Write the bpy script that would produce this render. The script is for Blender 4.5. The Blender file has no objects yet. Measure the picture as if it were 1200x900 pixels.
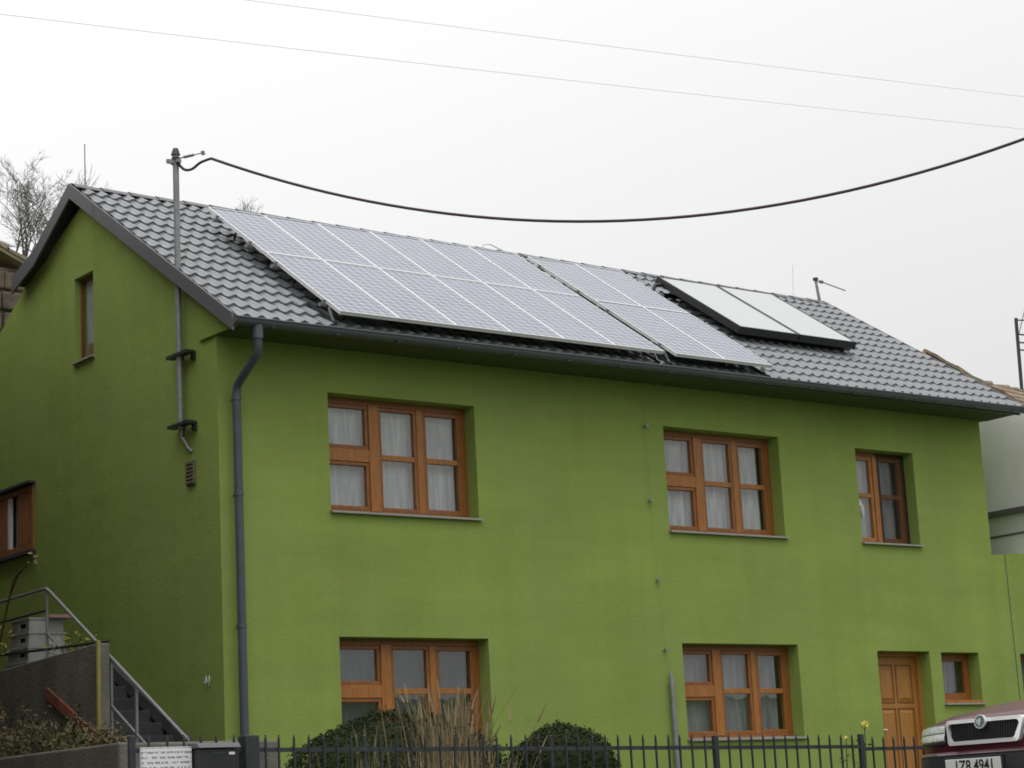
import bpy, bmesh, math, random
import numpy as np
from mathutils import Vector, Matrix
random.seed(7); rng = np.random.default_rng(7)
S = bpy.context.scene
COL = S.collection
R = math.radians

# ------------------------------------------------------------------ camera
CAM = Vector((-11.3917, -20.0, 0.0))
cam_right = Vector((0.7953503, -0.6040610, -0.0502807))
cam_up = Vector((-0.0841420, -0.1921730, 0.9777472))
cam_fwd = Vector((0.6002816, 0.7734209, 0.2036718))
cd = bpy.data.cameras.new('camera'); cam = bpy.data.objects.new('camera', cd); COL.objects.link(cam)
m = Matrix((( cam_right.x, cam_up.x, -cam_fwd.x, CAM.x), (cam_right.y, cam_up.y, -cam_fwd.y, CAM.y),
            (cam_right.z, cam_up.z, -cam_fwd.z, CAM.z), (0, 0, 0, 1)))
cam.matrix_world = m
cd.sensor_width = 36; cd.lens = 2463.03 / 1200 * 36; cd.clip_end = 3000; cd.clip_start = .05
S.camera = cam
# ------------------------------------------------------------------ overcast sky
SUN_EL, SUN_AZ = R(68), R(205)      # azimuth: compass-like, from +y clockwise
w = bpy.data.worlds.new('World'); S.world = w; w.use_nodes = True
nt = w.node_tree; nt.nodes.clear()
out = nt.nodes.new('ShaderNodeOutputWorld'); bg = nt.nodes.new('ShaderNodeBackground')
sky = nt.nodes.new('ShaderNodeTexSky'); sky.sky_type = 'NISHITA'; sky.sun_disc = False
sky.sun_elevation = SUN_EL; sky.sun_rotation = SUN_AZ; sky.dust_density = 4
tc = nt.nodes.new('ShaderNodeTexCoord'); sx = nt.nodes.new('ShaderNodeSeparateXYZ')
nt.links.new(tc.outputs['Generated'], sx.inputs[0])
mr = nt.nodes.new('ShaderNodeMapRange'); mr.inputs['From Min'].default_value = 0; mr.inputs['From Max'].default_value = 1
mr.inputs['To Min'].default_value = .68; mr.inputs['To Max'].default_value = 1.62
nt.links.new(sx.outputs['Z'], mr.inputs['Value'])
dx = nt.nodes.new('ShaderNodeVectorMath'); dx.operation = 'DOT_PRODUCT'; dx.inputs[1].default_value = (-.16, .12, 0)
nt.links.new(tc.outputs['Generated'], dx.inputs[0])
nz = nt.nodes.new('ShaderNodeTexNoise'); nz.inputs['Scale'].default_value = 2.2; nz.inputs['Detail'].default_value = 3
nt.links.new(tc.outputs['Generated'], nz.inputs['Vector'])
nm = nt.nodes.new('ShaderNodeMath'); nm.operation = 'MULTIPLY_ADD'; nm.inputs[1].default_value = .05; nm.inputs[2].default_value = -.025
nt.links.new(nz.outputs['Fac'], nm.inputs[0])
a1 = nt.nodes.new('ShaderNodeMath'); a2 = nt.nodes.new('ShaderNodeMath')
nt.links.new(mr.outputs['Result'], a1.inputs[0]); nt.links.new(dx.outputs['Value'], a1.inputs[1])
nt.links.new(a1.outputs[0], a2.inputs[0]); nt.links.new(nm.outputs[0], a2.inputs[1])
cc = nt.nodes.new('ShaderNodeCombineXYZ')
for i in range(3): nt.links.new(a2.outputs[0], cc.inputs[i])
sc = nt.nodes.new('ShaderNodeVectorMath'); sc.operation = 'SCALE'; sc.inputs['Scale'].default_value = .1
nt.links.new(sky.outputs[0], sc.inputs[0])
mx = nt.nodes.new('ShaderNodeMix'); mx.data_type = 'VECTOR'; mx.inputs['Factor'].default_value = .96
nt.links.new(sc.outputs[0], mx.inputs[4]); nt.links.new(cc.outputs[0], mx.inputs[5])
nt.links.new(mx.outputs[1], bg.inputs['Color']); bg.inputs['Strength'].default_value = 1.0
nt.links.new(bg.outputs[0], out.inputs[0])
sd = bpy.data.lights.new('sun', 'SUN'); sd.energy = .8; sd.angle = R(50); sd.color = (1, .98, .95)
so = bpy.data.objects.new('sun', sd); COL.objects.link(so)
to_sun = Vector((math.sin(SUN_AZ) * math.cos(SUN_EL), math.cos(SUN_AZ) * math.cos(SUN_EL), math.sin(SUN_EL)))
so.rotation_euler = to_sun.to_track_quat('Z', 'Y').to_euler(); so.location = (0, -10, 30)
S.view_settings.view_transform = 'Standard'; S.view_settings.look = 'None'
S.view_settings.exposure = 0; S.view_settings.gamma = 1; S.view_settings.use_curve_mapping = False
S.render.engine = 'CYCLES'; S.cycles.filter_width = 1.75; S.render.resolution_x = 1024; S.render.resolution_y = 768

# ------------------------------------------------------------------ materials
def mat(name, col, rough=.7, metal=0, var=.12, scale=6, bump=0, bscale=60, spec=.5, coat=0, rnd=0, stretch=(1, 1, 1),
        stain=None, stain_amt=0, stain_scale=1.5):
    M = bpy.data.materials.new(name); M.use_nodes = True
    t = M.node_tree; b = t.nodes['Principled BSDF']; L = t.links.new
    b.inputs['Roughness'].default_value = rough; b.inputs['Metallic'].default_value = metal
    b.inputs['Specular IOR Level'].default_value = spec; b.inputs['Coat Weight'].default_value = coat
    tcn = t.nodes.new('ShaderNodeTexCoord'); mp = t.nodes.new('ShaderNodeMapping'); mp.inputs['Scale'].default_value = stretch
    L(tcn.outputs['Object'], mp.inputs['Vector'])
    n = t.nodes.new('ShaderNodeTexNoise'); n.inputs['Scale'].default_value = scale; n.inputs['Detail'].default_value = 6
    L(mp.outputs[0], n.inputs['Vector'])
    if rnd:
        n.noise_dimensions = '4D'; oi0 = t.nodes.new('ShaderNodeObjectInfo'); w0 = t.nodes.new('ShaderNodeMath'); w0.operation = 'MULTIPLY'; w0.inputs[1].default_value = 40
        L(oi0.outputs['Random'], w0.inputs[0]); L(w0.outputs[0], n.inputs['W'])
    r = t.nodes.new('ShaderNodeMapRange'); r.inputs['From Min'].default_value = .25; r.inputs['From Max'].default_value = .75
    r.inputs['To Min'].default_value = 1 - var; r.inputs['To Max'].default_value = 1 + var
    L(n.outputs['Fac'], r.inputs['Value'])
    v = t.nodes.new('ShaderNodeVectorMath'); v.operation = 'SCALE'; v.inputs[0].default_value = col
    last = r.outputs[0]
    if rnd:
        oi = t.nodes.new('ShaderNodeObjectInfo'); q = t.nodes.new('ShaderNodeMath'); q.operation = 'MULTIPLY_ADD'
        q.inputs[1].default_value = rnd * 2; q.inputs[2].default_value = 1 - rnd; L(oi.outputs['Random'], q.inputs[0])
        k = t.nodes.new('ShaderNodeMath'); k.operation = 'MULTIPLY'; L(last, k.inputs[0]); L(q.outputs[0], k.inputs[1]); last = k.outputs[0]
    L(last, v.inputs['Scale']); cur = v.outputs[0]
    if stain:
        n3 = t.nodes.new('ShaderNodeTexNoise'); n3.inputs['Scale'].default_value = stain_scale; n3.inputs['Detail'].default_value = 8
        n3.inputs['Roughness'].default_value = .65
        L(mp.outputs[0], n3.inputs['Vector'])
        r3 = t.nodes.new('ShaderNodeMapRange'); r3.inputs['From Min'].default_value = .5; r3.inputs['From Max'].default_value = .75
        r3.inputs['To Max'].default_value = stain_amt; L(n3.outputs['Fac'], r3.inputs['Value'])
        x = t.nodes.new('ShaderNodeMix'); x.data_type = 'RGBA'; L(r3.outputs[0], x.inputs['Factor'])
        L(cur, x.inputs[6]); x.inputs[7].default_value = (*stain, 1); cur = x.outputs[2]
    L(cur, b.inputs['Base Color'])
    if bump:
        n2 = t.nodes.new('ShaderNodeTexNoise'); n2.inputs['Scale'].default_value = bscale; n2.inputs['Detail'].default_value = 8
        L(tcn.outputs['Object'], n2.inputs['Vector'])
        bp = t.nodes.new('ShaderNodeBump'); bp.inputs['Strength'].default_value = bump; bp.inputs['Distance'].default_value = .02
        L(n2.outputs['Fac'], bp.inputs['Height']); L(bp.outputs[0], b.inputs['Normal'])
    return M

def render_mat(name, col):
    M = bpy.data.materials.new(name); M.use_nodes = True; t = M.node_tree; b = t.nodes['Principled BSDF']; L = t.links.new
    b.inputs['Roughness'].default_value = .92; b.inputs['Specular IOR Level'].default_value = .15
    tcn = t.nodes.new('ShaderNodeTexCoord')
    def noise(scale, stretch, detail, lo, hi, a=.3, c=.7, rough=.55):
        mp = t.nodes.new('ShaderNodeMapping'); mp.inputs['Scale'].default_value = stretch; L(tcn.outputs['Object'], mp.inputs[0])
        n = t.nodes.new('ShaderNodeTexNoise'); n.inputs['Scale'].default_value = scale; n.inputs['Detail'].default_value = detail; n.inputs['Roughness'].default_value = rough
        L(mp.outputs[0], n.inputs['Vector'])
        r = t.nodes.new('ShaderNodeMapRange'); r.inputs['From Min'].default_value = a; r.inputs['From Max'].default_value = c
        r.inputs['To Min'].default_value = lo; r.inputs['To Max'].default_value = hi; L(n.outputs['Fac'], r.inputs['Value']); return r.outputs[0], n.outputs['Fac']
    def mul(p, q):
        k = t.nodes.new('ShaderNodeMath'); k.operation = 'MULTIPLY'; L(p, k.inputs[0]); L(q, k.inputs[1]); return k.outputs[0]
    cloud, _ = noise(.9, (1, 1, 1.3), 5, .93, 1.06)
    lifts, _ = noise(1.0, (.35, .35, 3.2), 6, .95, 1.045, rough=.65)       # trowel lifts, level bands
    streak, _ = noise(1.0, (4.5, 4.5, .22), 5, .95, 1.03)                    # rain streaks
    grain, g = noise(38, (1, 1, 1), 4, .95, 1.05)
    spots, _ = noise(5.5, (1, 1, 1), 7, 1.0, .93, .60, .78)
    f = mul(mul(mul(mul(cloud, lifts), streak), grain), spots)
    v = t.nodes.new('ShaderNodeVectorMath'); v.operation = 'SCALE'; v.inputs[0].default_value = col; L(f, v.inputs['Scale'])
    _, h = noise(2.2, (1, 1, 1), 4, 0, 1)
    x = t.nodes.new('ShaderNodeMix'); x.data_type = 'RGBA'; r2, _ = noise(.7, (1, 1, 1), 6, 0, .35, .45, .75); L(r2, x.inputs['Factor'])
    L(v.outputs[0], x.inputs[6]); x.inputs[7].default_value = (col[0] * .98, col[1] * .93, col[2] * 1.5, 1)
    L(x.outputs[2], b.inputs['Base Color'])
    ad = t.nodes.new('ShaderNodeMath'); ad.operation = 'MULTIPLY_ADD'; ad.inputs[1].default_value = 3.0; L(h, ad.inputs[0]); L(g, ad.inputs[2])
    bp = t.nodes.new('ShaderNodeBump'); bp.inputs['Strength'].default_value = .22; bp.inputs['Distance'].default_value = .02
    L(ad.outputs[0], bp.inputs['Height']); L(bp.outputs[0], b.inputs['Normal'])
    return M
GREEN = render_mat('green_render', (.272, .358, .088))
GREYWALL = mat('grey_render', (.74, .74, .715), .9, var=.08, scale=2, bump=.3, bscale=40, spec=.2, stain=(.62, .62, .59), stain_amt=.5)
CREAMWALL = mat('cream_render', (.24, .21, .17), .9, var=.08, scale=2, bump=.3, spec=.2)
STONE = mat('old_stone', (.13, .105, .085), .95, var=.45, scale=4, bump=.9, bscale=9)
OLDTILE = mat('old_clay_tile', (.30, .245, .17), .9, var=.35, scale=5, bump=.6, bscale=25, stain=(.13, .12, .08), stain_amt=.7, rnd=.2)
OLDTILE_R = mat('old_red_tile', (.28, .19, .125), .9, var=.3, scale=5, bump=.5, bscale=25, stain=(.17, .16, .10), stain_amt=.8, rnd=.25)
TILE = mat('grey_metal_tile', (.205, .215, .228), .36, var=.06, scale=4, spec=.5, rnd=.045, stain=(.15, .155, .155), stain_amt=.25, stain_scale=3)
DECK = mat('roof_underlay', (.06, .06, .065), .8)
FASCIA = mat('fascia_metal', (.115, .115, .125), .5, var=.08, scale=2)
GUTTER = mat('gutter_metal', (.10, .115, .13), .42, var=.12, scale=3, spec=.5)
PIPE = mat('downpipe_metal', (.085, .10, .12), .42, var=.12, scale=5)
GALV = mat('galvanised_steel', (.27, .28, .285), .5, metal=.3, var=.15, scale=12)
DARKIRON = mat('dark_iron', (.028, .034, .037), .5, var=.3, scale=20)
ALU = mat('aluminium', (.74, .74, .75), .42, metal=.15, var=.06, scale=8)
WOOD = mat('window_wood', (.275, .10, .022), .42, var=.28, scale=5, stretch=(9, 9, 1.2), spec=.5)
WOODL = mat('window_wood_light', (.385, .148, .031), .42, var=.25, scale=5, stretch=(9, 9, 1.2))
DOORW = mat('door_wood', (.42, .185, .042), .45, var=.16, scale=4, stretch=(10, 10, 1))
DOORG = mat('door_groove_wood', (.20, .075, .018), .5, var=.2, scale=4, stretch=(10, 10, 1))
SHUTTER = mat('shutter_wood', (.30, .125, .05), .6, var=.3, scale=5, stretch=(12, 12, 1))
SILL = mat('sill_metal', (.33, .32, .29), .45, var=.12, scale=6)
CONC = mat('concrete', (.175, .165, .14), .9, var=.3, scale=2.5, bump=.5, bscale=30, stain=(.07, .075, .06), stain_amt=.8, stretch=(1, 1, .5))
CONCL = mat('pale_concrete', (.30, .29, .27), .9, var=.25, scale=3, bump=.4, bscale=40, stain=(.16, .15, .12), stain_amt=.6)
STEP = mat('stair_concrete', (.065, .065, .07), .9, var=.25, scale=4, bump=.4)
SOIL = mat('soil', (.055, .045, .03), 1, var=.4, scale=6, bump=.8, bscale=12)
ASPHALT = mat('asphalt', (.05, .05, .052), .9, var=.25, scale=8, bump=.5, bscale=120)
PAVE = mat('paving', (.24, .235, .225), .9, var=.18, scale=5, bump=.3)
GRASSM = mat('grass_ground', (.06, .085, .03), 1, var=.4, scale=3, bump=.8, bscale=20)
BLACK = mat('black_plastic', (.018, .019, .021), .5, var=.15, scale=10)
COLFR = mat('collector_frame', (.016, .017, .018), .45, var=.15)
WHITE = mat('white_paint', (.72, .72, .71), .6, var=.05)
CABLE = mat('cable_rubber', (.07, .042, .042), .6, var=.1)
WIRE = mat('wire_aluminium', (.8, .8, .8), .5, var=.04)
BARK = mat('bark', (.15, .14, .135), .95, var=.3, scale=15)  # tone lightened, haze over the trees put into the colour
YELLOW = mat('yellow_paint', (.30, .25, .07), .55, var=.18, scale=6, stain=(.3, .33, .18), stain_amt=.6)
REDB = mat('faded_red_paint', (.25, .075, .042), .9, var=.4, scale=6, stain=(.13, .115, .095), stain_amt=.95, stain_scale=4)
TIMBER = mat('pale_timber', (.36, .22, .10), .8, var=.2, scale=4, stretch=(8, 8, 1))
CRATE = mat('grey_crate_plastic', (.40, .40, .39), .7, var=.18, scale=8)
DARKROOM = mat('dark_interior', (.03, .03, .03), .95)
TERRA = mat('vent_grille', (.14, .135, .075), .8, var=.3, scale=20)
LEAFD = mat('box_leaf', (.036, .044, .020), .85, var=.45, scale=7, spec=.08)
LEAFW = mat('weed_leaf', (.09, .10, .035), .7, var=.45, scale=9)
LEAFY = mat('yellowing_leaf', (.30, .28, .05), .6, var=.3, scale=9)
STRAW = mat('dry_straw', (.27, .215, .12), .85, var=.4, scale=5, spec=.2)
STRAWD = mat('dry_straw_dark', (.17, .135, .075), .85, var=.4, scale=5, spec=.2)
ROSE = mat('yellow_petal', (.75, .68, .16), .6, var=.1)
GREENSTEM = mat('green_stem', (.07, .09, .03), .7, var=.3)
PAINT = mat('maroon_paint', (.085, .008, .019), .36, var=.06, spec=.25, coat=.2)
BUMPER = mat('bumper_plastic', (.028, .028, .032), .5, var=.1)
CHROME = mat('chrome', (.82, .82, .83), .3, metal=.35, var=.03)
TYRE = mat('tyre_rubber', (.015, .015, .015), .8)
CARGLASS = mat('car_glass', (.01, .012, .014), .05, spec=.8)
PLATEW = mat('plate_white', (.62, .63, .60), .5, var=.05)
INK = mat('ink', (.02, .02, .022), .6)
LENS = mat('lamp_lens', (.74, .77, .72), .12, var=.3, scale=28, coat=1.0)
LAMP = mat('headlight_reflector', (.30, .31, .30), .2, metal=.3, var=.25, scale=16)

def glass_mat(name, tint=(.9, .93, .93), extra=.02, rough=.01):
    M = bpy.data.materials.new(name); M.use_nodes = True; t = M.node_tree; t.nodes.clear(); L = t.links.new
    o = t.nodes.new('ShaderNodeOutputMaterial'); tr = t.nodes.new('ShaderNodeBsdfTransparent'); gl = t.nodes.new('ShaderNodeBsdfGlossy')
    tr.inputs[0].default_value = (*tint, 1); gl.inputs['Roughness'].default_value = rough
    f = t.nodes.new('ShaderNodeLayerWeight'); f.inputs[0].default_value = .5
    pw = t.nodes.new('ShaderNodeMath'); pw.operation = 'POWER'; pw.inputs[1].default_value = 5; L(f.outputs['Facing'], pw.inputs[0])
    ad = t.nodes.new('ShaderNodeMath'); ad.operation = 'MULTIPLY_ADD'; ad.inputs[1].default_value = .9; ad.inputs[2].default_value = .155 + extra; L(pw.outputs[0], ad.inputs[0])
    x = t.nodes.new('ShaderNodeMixShader'); L(ad.outputs[0], x.inputs[0]); L(tr.outputs[0], x.inputs[1]); L(gl.outputs[0], x.inputs[2]); L(x.outputs[0], o.inputs[0])
    n = t.nodes.new('ShaderNodeTexNoise'); n.inputs['Scale'].default_value = 2.5
    tcn = t.nodes.new('ShaderNodeTexCoord'); L(tcn.outputs['Object'], n.inputs['Vector'])
    bp = t.nodes.new('ShaderNodeBump'); bp.inputs['Strength'].default_value = .02; bp.inputs['Distance'].default_value = .05
    L(n.outputs['Fac'], bp.inputs['Height']); L(bp.outputs[0], gl.inputs['Normal'])
    return M
GLASS = glass_mat('window_glass')

def cloth_mat(name, col):
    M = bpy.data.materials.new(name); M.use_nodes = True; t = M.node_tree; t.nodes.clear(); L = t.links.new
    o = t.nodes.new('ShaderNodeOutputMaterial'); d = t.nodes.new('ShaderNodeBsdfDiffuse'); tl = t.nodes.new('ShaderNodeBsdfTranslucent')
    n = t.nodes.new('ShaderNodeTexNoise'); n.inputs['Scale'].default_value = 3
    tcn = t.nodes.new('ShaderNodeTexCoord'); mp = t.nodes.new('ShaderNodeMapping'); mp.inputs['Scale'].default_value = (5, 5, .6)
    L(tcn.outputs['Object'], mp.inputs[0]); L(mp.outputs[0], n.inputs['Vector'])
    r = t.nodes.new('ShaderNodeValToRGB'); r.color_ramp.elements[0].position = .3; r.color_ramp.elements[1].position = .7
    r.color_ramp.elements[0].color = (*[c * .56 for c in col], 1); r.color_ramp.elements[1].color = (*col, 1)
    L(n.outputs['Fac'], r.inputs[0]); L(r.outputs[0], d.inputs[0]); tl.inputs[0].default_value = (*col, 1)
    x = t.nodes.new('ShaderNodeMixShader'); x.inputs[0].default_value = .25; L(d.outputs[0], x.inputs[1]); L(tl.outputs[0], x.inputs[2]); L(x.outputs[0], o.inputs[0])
    return M
CURTAIN = cloth_mat('white_net_curtain', (.88, .88, .88))
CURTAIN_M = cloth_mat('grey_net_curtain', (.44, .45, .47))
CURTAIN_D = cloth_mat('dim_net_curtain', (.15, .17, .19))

def screen_mat():
    M = bpy.data.materials.new('fly_screen'); M.use_nodes = True; t = M.node_tree; t.nodes.clear(); L = t.links.new
    o = t.nodes.new('ShaderNodeOutputMaterial'); tr = t.nodes.new('ShaderNodeBsdfTransparent'); d = t.nodes.new('ShaderNodeBsdfDiffuse')
    d.inputs[0].default_value = (.05, .045, .045, 1); x = t.nodes.new('ShaderNodeMixShader'); x.inputs[0].default_value = .24
    L(tr.outputs[0], x.inputs[1]); L(d.outputs[0], x.inputs[2]); L(x.outputs[0], o.inputs[0]); return M
SCREEN = screen_mat()

def pv_mat():
    M = bpy.data.materials.new('pv_cells'); M.use_nodes = True; t = M.node_tree; b = t.nodes['Principled BSDF']; L = t.links.new
    tcn = t.nodes.new('ShaderNodeTexCoord'); s = t.nodes.new('ShaderNodeSeparateXYZ'); L(tcn.outputs['Object'], s.inputs[0])
    def mth(op, a, c=None, c2=None):
        k = t.nodes.new('ShaderNodeMath'); k.operation = op
        for i, q in enumerate((a, c, c2)):
            if q is None: continue
            if isinstance(q, (int, float)): k.inputs[i].default_value = q
            else: L(q, k.inputs[i])
        return k.outputs[0]
    fx = mth('ABSOLUTE', mth('SUBTRACT', mth('FRACT', mth('DIVIDE', s.outputs['X'], .1265)), .5))
    fy = mth('ABSOLUTE', mth('SUBTRACT', mth('FRACT', mth('DIVIDE', s.outputs['Y'], .1265)), .5))
    line = mth('MAXIMUM', mth('GREATER_THAN', fx, .455), mth('GREATER_THAN', fy, .455))
    dia = mth('GREATER_THAN', mth('ADD', fx, fy), .86)
    line = mth('MAXIMUM', line, dia)
    cx = mth('FLOOR', mth('DIVIDE', s.outputs['X'], .1265)); cy = mth('FLOOR', mth('DIVIDE', s.outputs['Y'], .1265))
    cv = t.nodes.new('ShaderNodeCombineXYZ'); L(cx, cv.inputs[0]); L(cy, cv.inputs[1])
    oi = t.nodes.new('ShaderNodeObjectInfo'); L(oi.outputs['Random'], cv.inputs[2])
    wn = t.nodes.new('ShaderNodeTexWhiteNoise'); L(cv.outputs[0], wn.inputs['Vector'])
    cr = t.nodes.new('ShaderNodeValToRGB'); cr.color_ramp.elements[0].color = (.030, .046, .105, 1); cr.color_ramp.elements[1].color = (.050, .072, .150, 1)
    L(wn.outputs['Value'], cr.inputs[0])
    bus = mth('LESS_THAN', mth('ABSOLUTE', mth('SUBTRACT', fx, .22)), .018)
    line2 = mth('MAXIMUM', line, mth('MULTIPLY', bus, .5))
    x = t.nodes.new('ShaderNodeMix'); x.data_type = 'RGBA'; L(line2, x.inputs['Factor']); L(cr.outputs[0], x.inputs[6]); x.inputs[7].default_value = (.52, .53, .56, 1)
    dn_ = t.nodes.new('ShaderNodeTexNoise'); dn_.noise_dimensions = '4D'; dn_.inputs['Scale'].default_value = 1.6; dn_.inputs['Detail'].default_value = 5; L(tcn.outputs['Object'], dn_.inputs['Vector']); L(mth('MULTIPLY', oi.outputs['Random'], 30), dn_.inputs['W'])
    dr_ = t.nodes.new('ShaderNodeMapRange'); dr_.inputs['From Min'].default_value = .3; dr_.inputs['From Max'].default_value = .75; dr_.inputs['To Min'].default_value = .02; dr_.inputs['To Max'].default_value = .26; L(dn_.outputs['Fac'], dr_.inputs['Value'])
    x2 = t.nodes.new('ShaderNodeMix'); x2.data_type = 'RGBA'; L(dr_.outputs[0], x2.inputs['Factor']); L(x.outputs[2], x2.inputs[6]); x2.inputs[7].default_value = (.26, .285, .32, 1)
    L(x2.outputs[2], b.inputs['Base Color']); b.inputs['Roughness'].default_value = .22; b.inputs['Specular IOR Level'].default_value = .42
    b.inputs['Coat Weight'].default_value = .22; b.inputs['Coat Roughness'].default_value = .06; b.inputs['Coat IOR'].default_value = 1.5
    return M
PV = pv_mat()
COLG = mat('prismatic_collector_glass', (.34, .365, .355), .3, var=.03, scale=2, spec=.6, coat=.8)

def print_mat():
    M = bpy.data.materials.new('printed_notice'); M.use_nodes = True; t = M.node_tree; b = t.nodes['Principled BSDF']; L = t.links.new
    tcn = t.nodes.new('ShaderNodeTexCoord'); s = t.nodes.new('ShaderNodeSeparateXYZ'); L(tcn.outputs['Object'], s.inputs[0])
    d = t.nodes.new('ShaderNodeMath'); d.operation = 'DIVIDE'; d.inputs[1].default_value = .034; L(s.outputs['Z'], d.inputs[0])
    f = t.nodes.new('ShaderNodeMath'); f.operation = 'FRACT'; L(d.outputs[0], f.inputs[0])
    g = t.nodes.new('ShaderNodeMath'); g.operation = 'LESS_THAN'; g.inputs[1].default_value = .42; L(f.outputs[0], g.inputs[0])
    mp = t.nodes.new('ShaderNodeMapping'); mp.inputs['Scale'].default_value = (60, 1, 29.4); L(tcn.outputs['Object'], mp.inputs[0])
    n = t.nodes.new('ShaderNodeTexNoise'); n.inputs['Scale'].default_value = 1.2; L(mp.outputs[0], n.inputs['Vector'])
    h = t.nodes.new('ShaderNodeMath'); h.operation = 'GREATER_THAN'; h.inputs[1].default_value = .47; L(n.outputs['Fac'], h.inputs[0])
    k = t.nodes.new('ShaderNodeMath'); k.operation = 'MULTIPLY'; L(g.outputs[0], k.inputs[0]); L(h.outputs[0], k.inputs[1])
    k2 = t.nodes.new('ShaderNodeMath'); k2.operation = 'MULTIPLY'; k2.inputs[1].default_value = .75; L(k.outputs[0], k2.inputs[0])
    x = t.nodes.new('ShaderNodeMix'); x.data_type = 'RGBA'; L(k2.outputs[0], x.inputs['Factor']); x.inputs[6].default_value = (.78, .79, .80, 1); x.inputs[7].default_value = (.12, .12, .14, 1)
    L(x.outputs[2], b.inputs['Base Color']); b.inputs['Roughness'].default_value = .5
    return M
PRINT = print_mat()

# ------------------------------------------------------------------ builders
ORG = {}
def V3(p): return Vector(p)
class MB:
    def __init__(s): s.v = []; s.f = []
    def poly(s, pts):
        i = len(s.v); s.v += [tuple(p) for p in pts]; s.f.append(tuple(range(i, i + len(pts)))); return s
    def box(s, x0, x1, y0, y1, z0, z1):
        i = len(s.v)
        s.v += [(x0, y0, z0), (x1, y0, z0), (x1, y1, z0), (x0, y1, z0), (x0, y0, z1), (x1, y0, z1), (x1, y1, z1), (x0, y1, z1)]
        s.f += [(i, i + 3, i + 2, i + 1), (i + 4, i + 5, i + 6, i + 7), (i, i + 1, i + 5, i + 4), (i + 1, i + 2, i + 6, i + 5), (i + 2, i + 3, i + 7, i + 6), (i + 3, i, i + 4, i + 7)]
        return s
    def hexa(s, b, t):                       # two 4-point rings
        i = len(s.v); s.v += [tuple(p) for p in b] + [tuple(p) for p in t]
        s.f += [(i + 3, i + 2, i + 1, i), (i + 4, i + 5, i + 6, i + 7)] + [(i + k, i + (k + 1) % 4, i + 4 + (k + 1) % 4, i + 4 + k) for k in range(4)]
        return s
    def tube(s, pts, r, n=8, cap=True, r1=None):
        pts = [V3(p) for p in pts]; rings = []
        N = len(pts)
        for k, p in enumerate(pts):
            d = (pts[min(k + 1, N - 1)] - pts[max(k - 1, 0)]).normalized()
            a = d.cross(Vector((0, 0, 1))) if abs(d.z) < .95 else d.cross(Vector((0, 1, 0)))
            a.normalize(); b = d.cross(a)
            rr = r if r1 is None else r + (r1 - r) * k / (N - 1)
            i = len(s.v); rings.append(i)
            for j in range(n):
                t = 2 * math.pi * j / n; s.v.append(tuple(p + a * (rr * math.cos(t)) + b * (rr * math.sin(t))))
        for k in range(N - 1):
            for j in range(n):
                s.f.append((rings[k] + j, rings[k] + (j + 1) % n, rings[k + 1] + (j + 1) % n, rings[k + 1] + j))
        if cap:
            s.f.append(tuple(rings[0] + j for j in reversed(range(n)))); s.f.append(tuple(rings[-1] + j for j in range(n)))
        return s
    def bar(s, p, q, w, h):                  # rectangular bar between two points
        p, q = V3(p), V3(q); d = (q - p).normalized(); a = d.cross(Vector((0, 0, 1)))
        if a.length < 1e-3: a = Vector((1, 0, 0))
        a.normalize(); b = a.cross(d); a *= w / 2; b *= h / 2
        return s.hexa([p - a - b, p + a - b, p + a + b, p - a + b], [q - a - b, q + a - b, q + a + b, q - a + b])
    def grid(s, P):                          # P[i][j] points
        i0 = len(s.v); n, mm = len(P), len(P[0])
        for row in P: s.v += [tuple(p) for p in row]
        for a in range(n - 1):
            for b in range(mm - 1):
                s.f.append((i0 + a * mm + b, i0 + a * mm + b + 1, i0 + (a + 1) * mm + b + 1, i0 + (a + 1) * mm + b))
        return s
    def disc(s, c, ax, r, n=20, thick=.02):
        c, ax = V3(c), V3(ax).normalized(); return s.tube([c - ax * thick / 2, c + ax * thick / 2], r, n)
    def mesh(s, name, o=Vector((0, 0, 0))):
        me = bpy.data.meshes.new(name); me.from_pydata([(a - o.x, b - o.y, c - o.z) for a, b, c in s.v], [], s.f); return me
    def build(s, name, material, parent=None, smooth=0, bevel=0, fix=True):
        o = ORG.get(parent.name, Vector((0, 0, 0))) if parent else Vector((0, 0, 0))
        me = s.mesh(name, o)
        if fix:
            bm = bmesh.new(); bm.from_mesh(me); bmesh.ops.recalc_face_normals(bm, faces=bm.faces); bm.to_mesh(me); bm.free()
        me.materials.append(material)
        if smooth:
            for p in me.polygons: p.use_smooth = True
            me.set_sharp_from_angle(angle=R(smooth))
        ob = bpy.data.objects.new(name, me); COL.objects.link(ob)
        if parent: ob.parent = parent
        ORG[ob.name] = o
        if bevel:
            b = ob.modifiers.new('bevel', 'BEVEL'); b.width = bevel; b.segments = 2; b.limit_method = 'ANGLE'
        return ob
def thing(name, loc, label, cat, group=None):
    e = bpy.data.objects.new(name, None); COL.objects.link(e); e.location = loc; e.empty_display_size = .2
    ORG[e.name] = Vector(loc); e['label'] = label; e['category'] = cat
    if group: e['group'] = group
    return e
def tag(o, label, cat, group=None):
    o['label'] = label; o['category'] = cat
    if group: o['group'] = group
    return o
def struct(o): o['kind'] = 'structure'; return o
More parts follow.
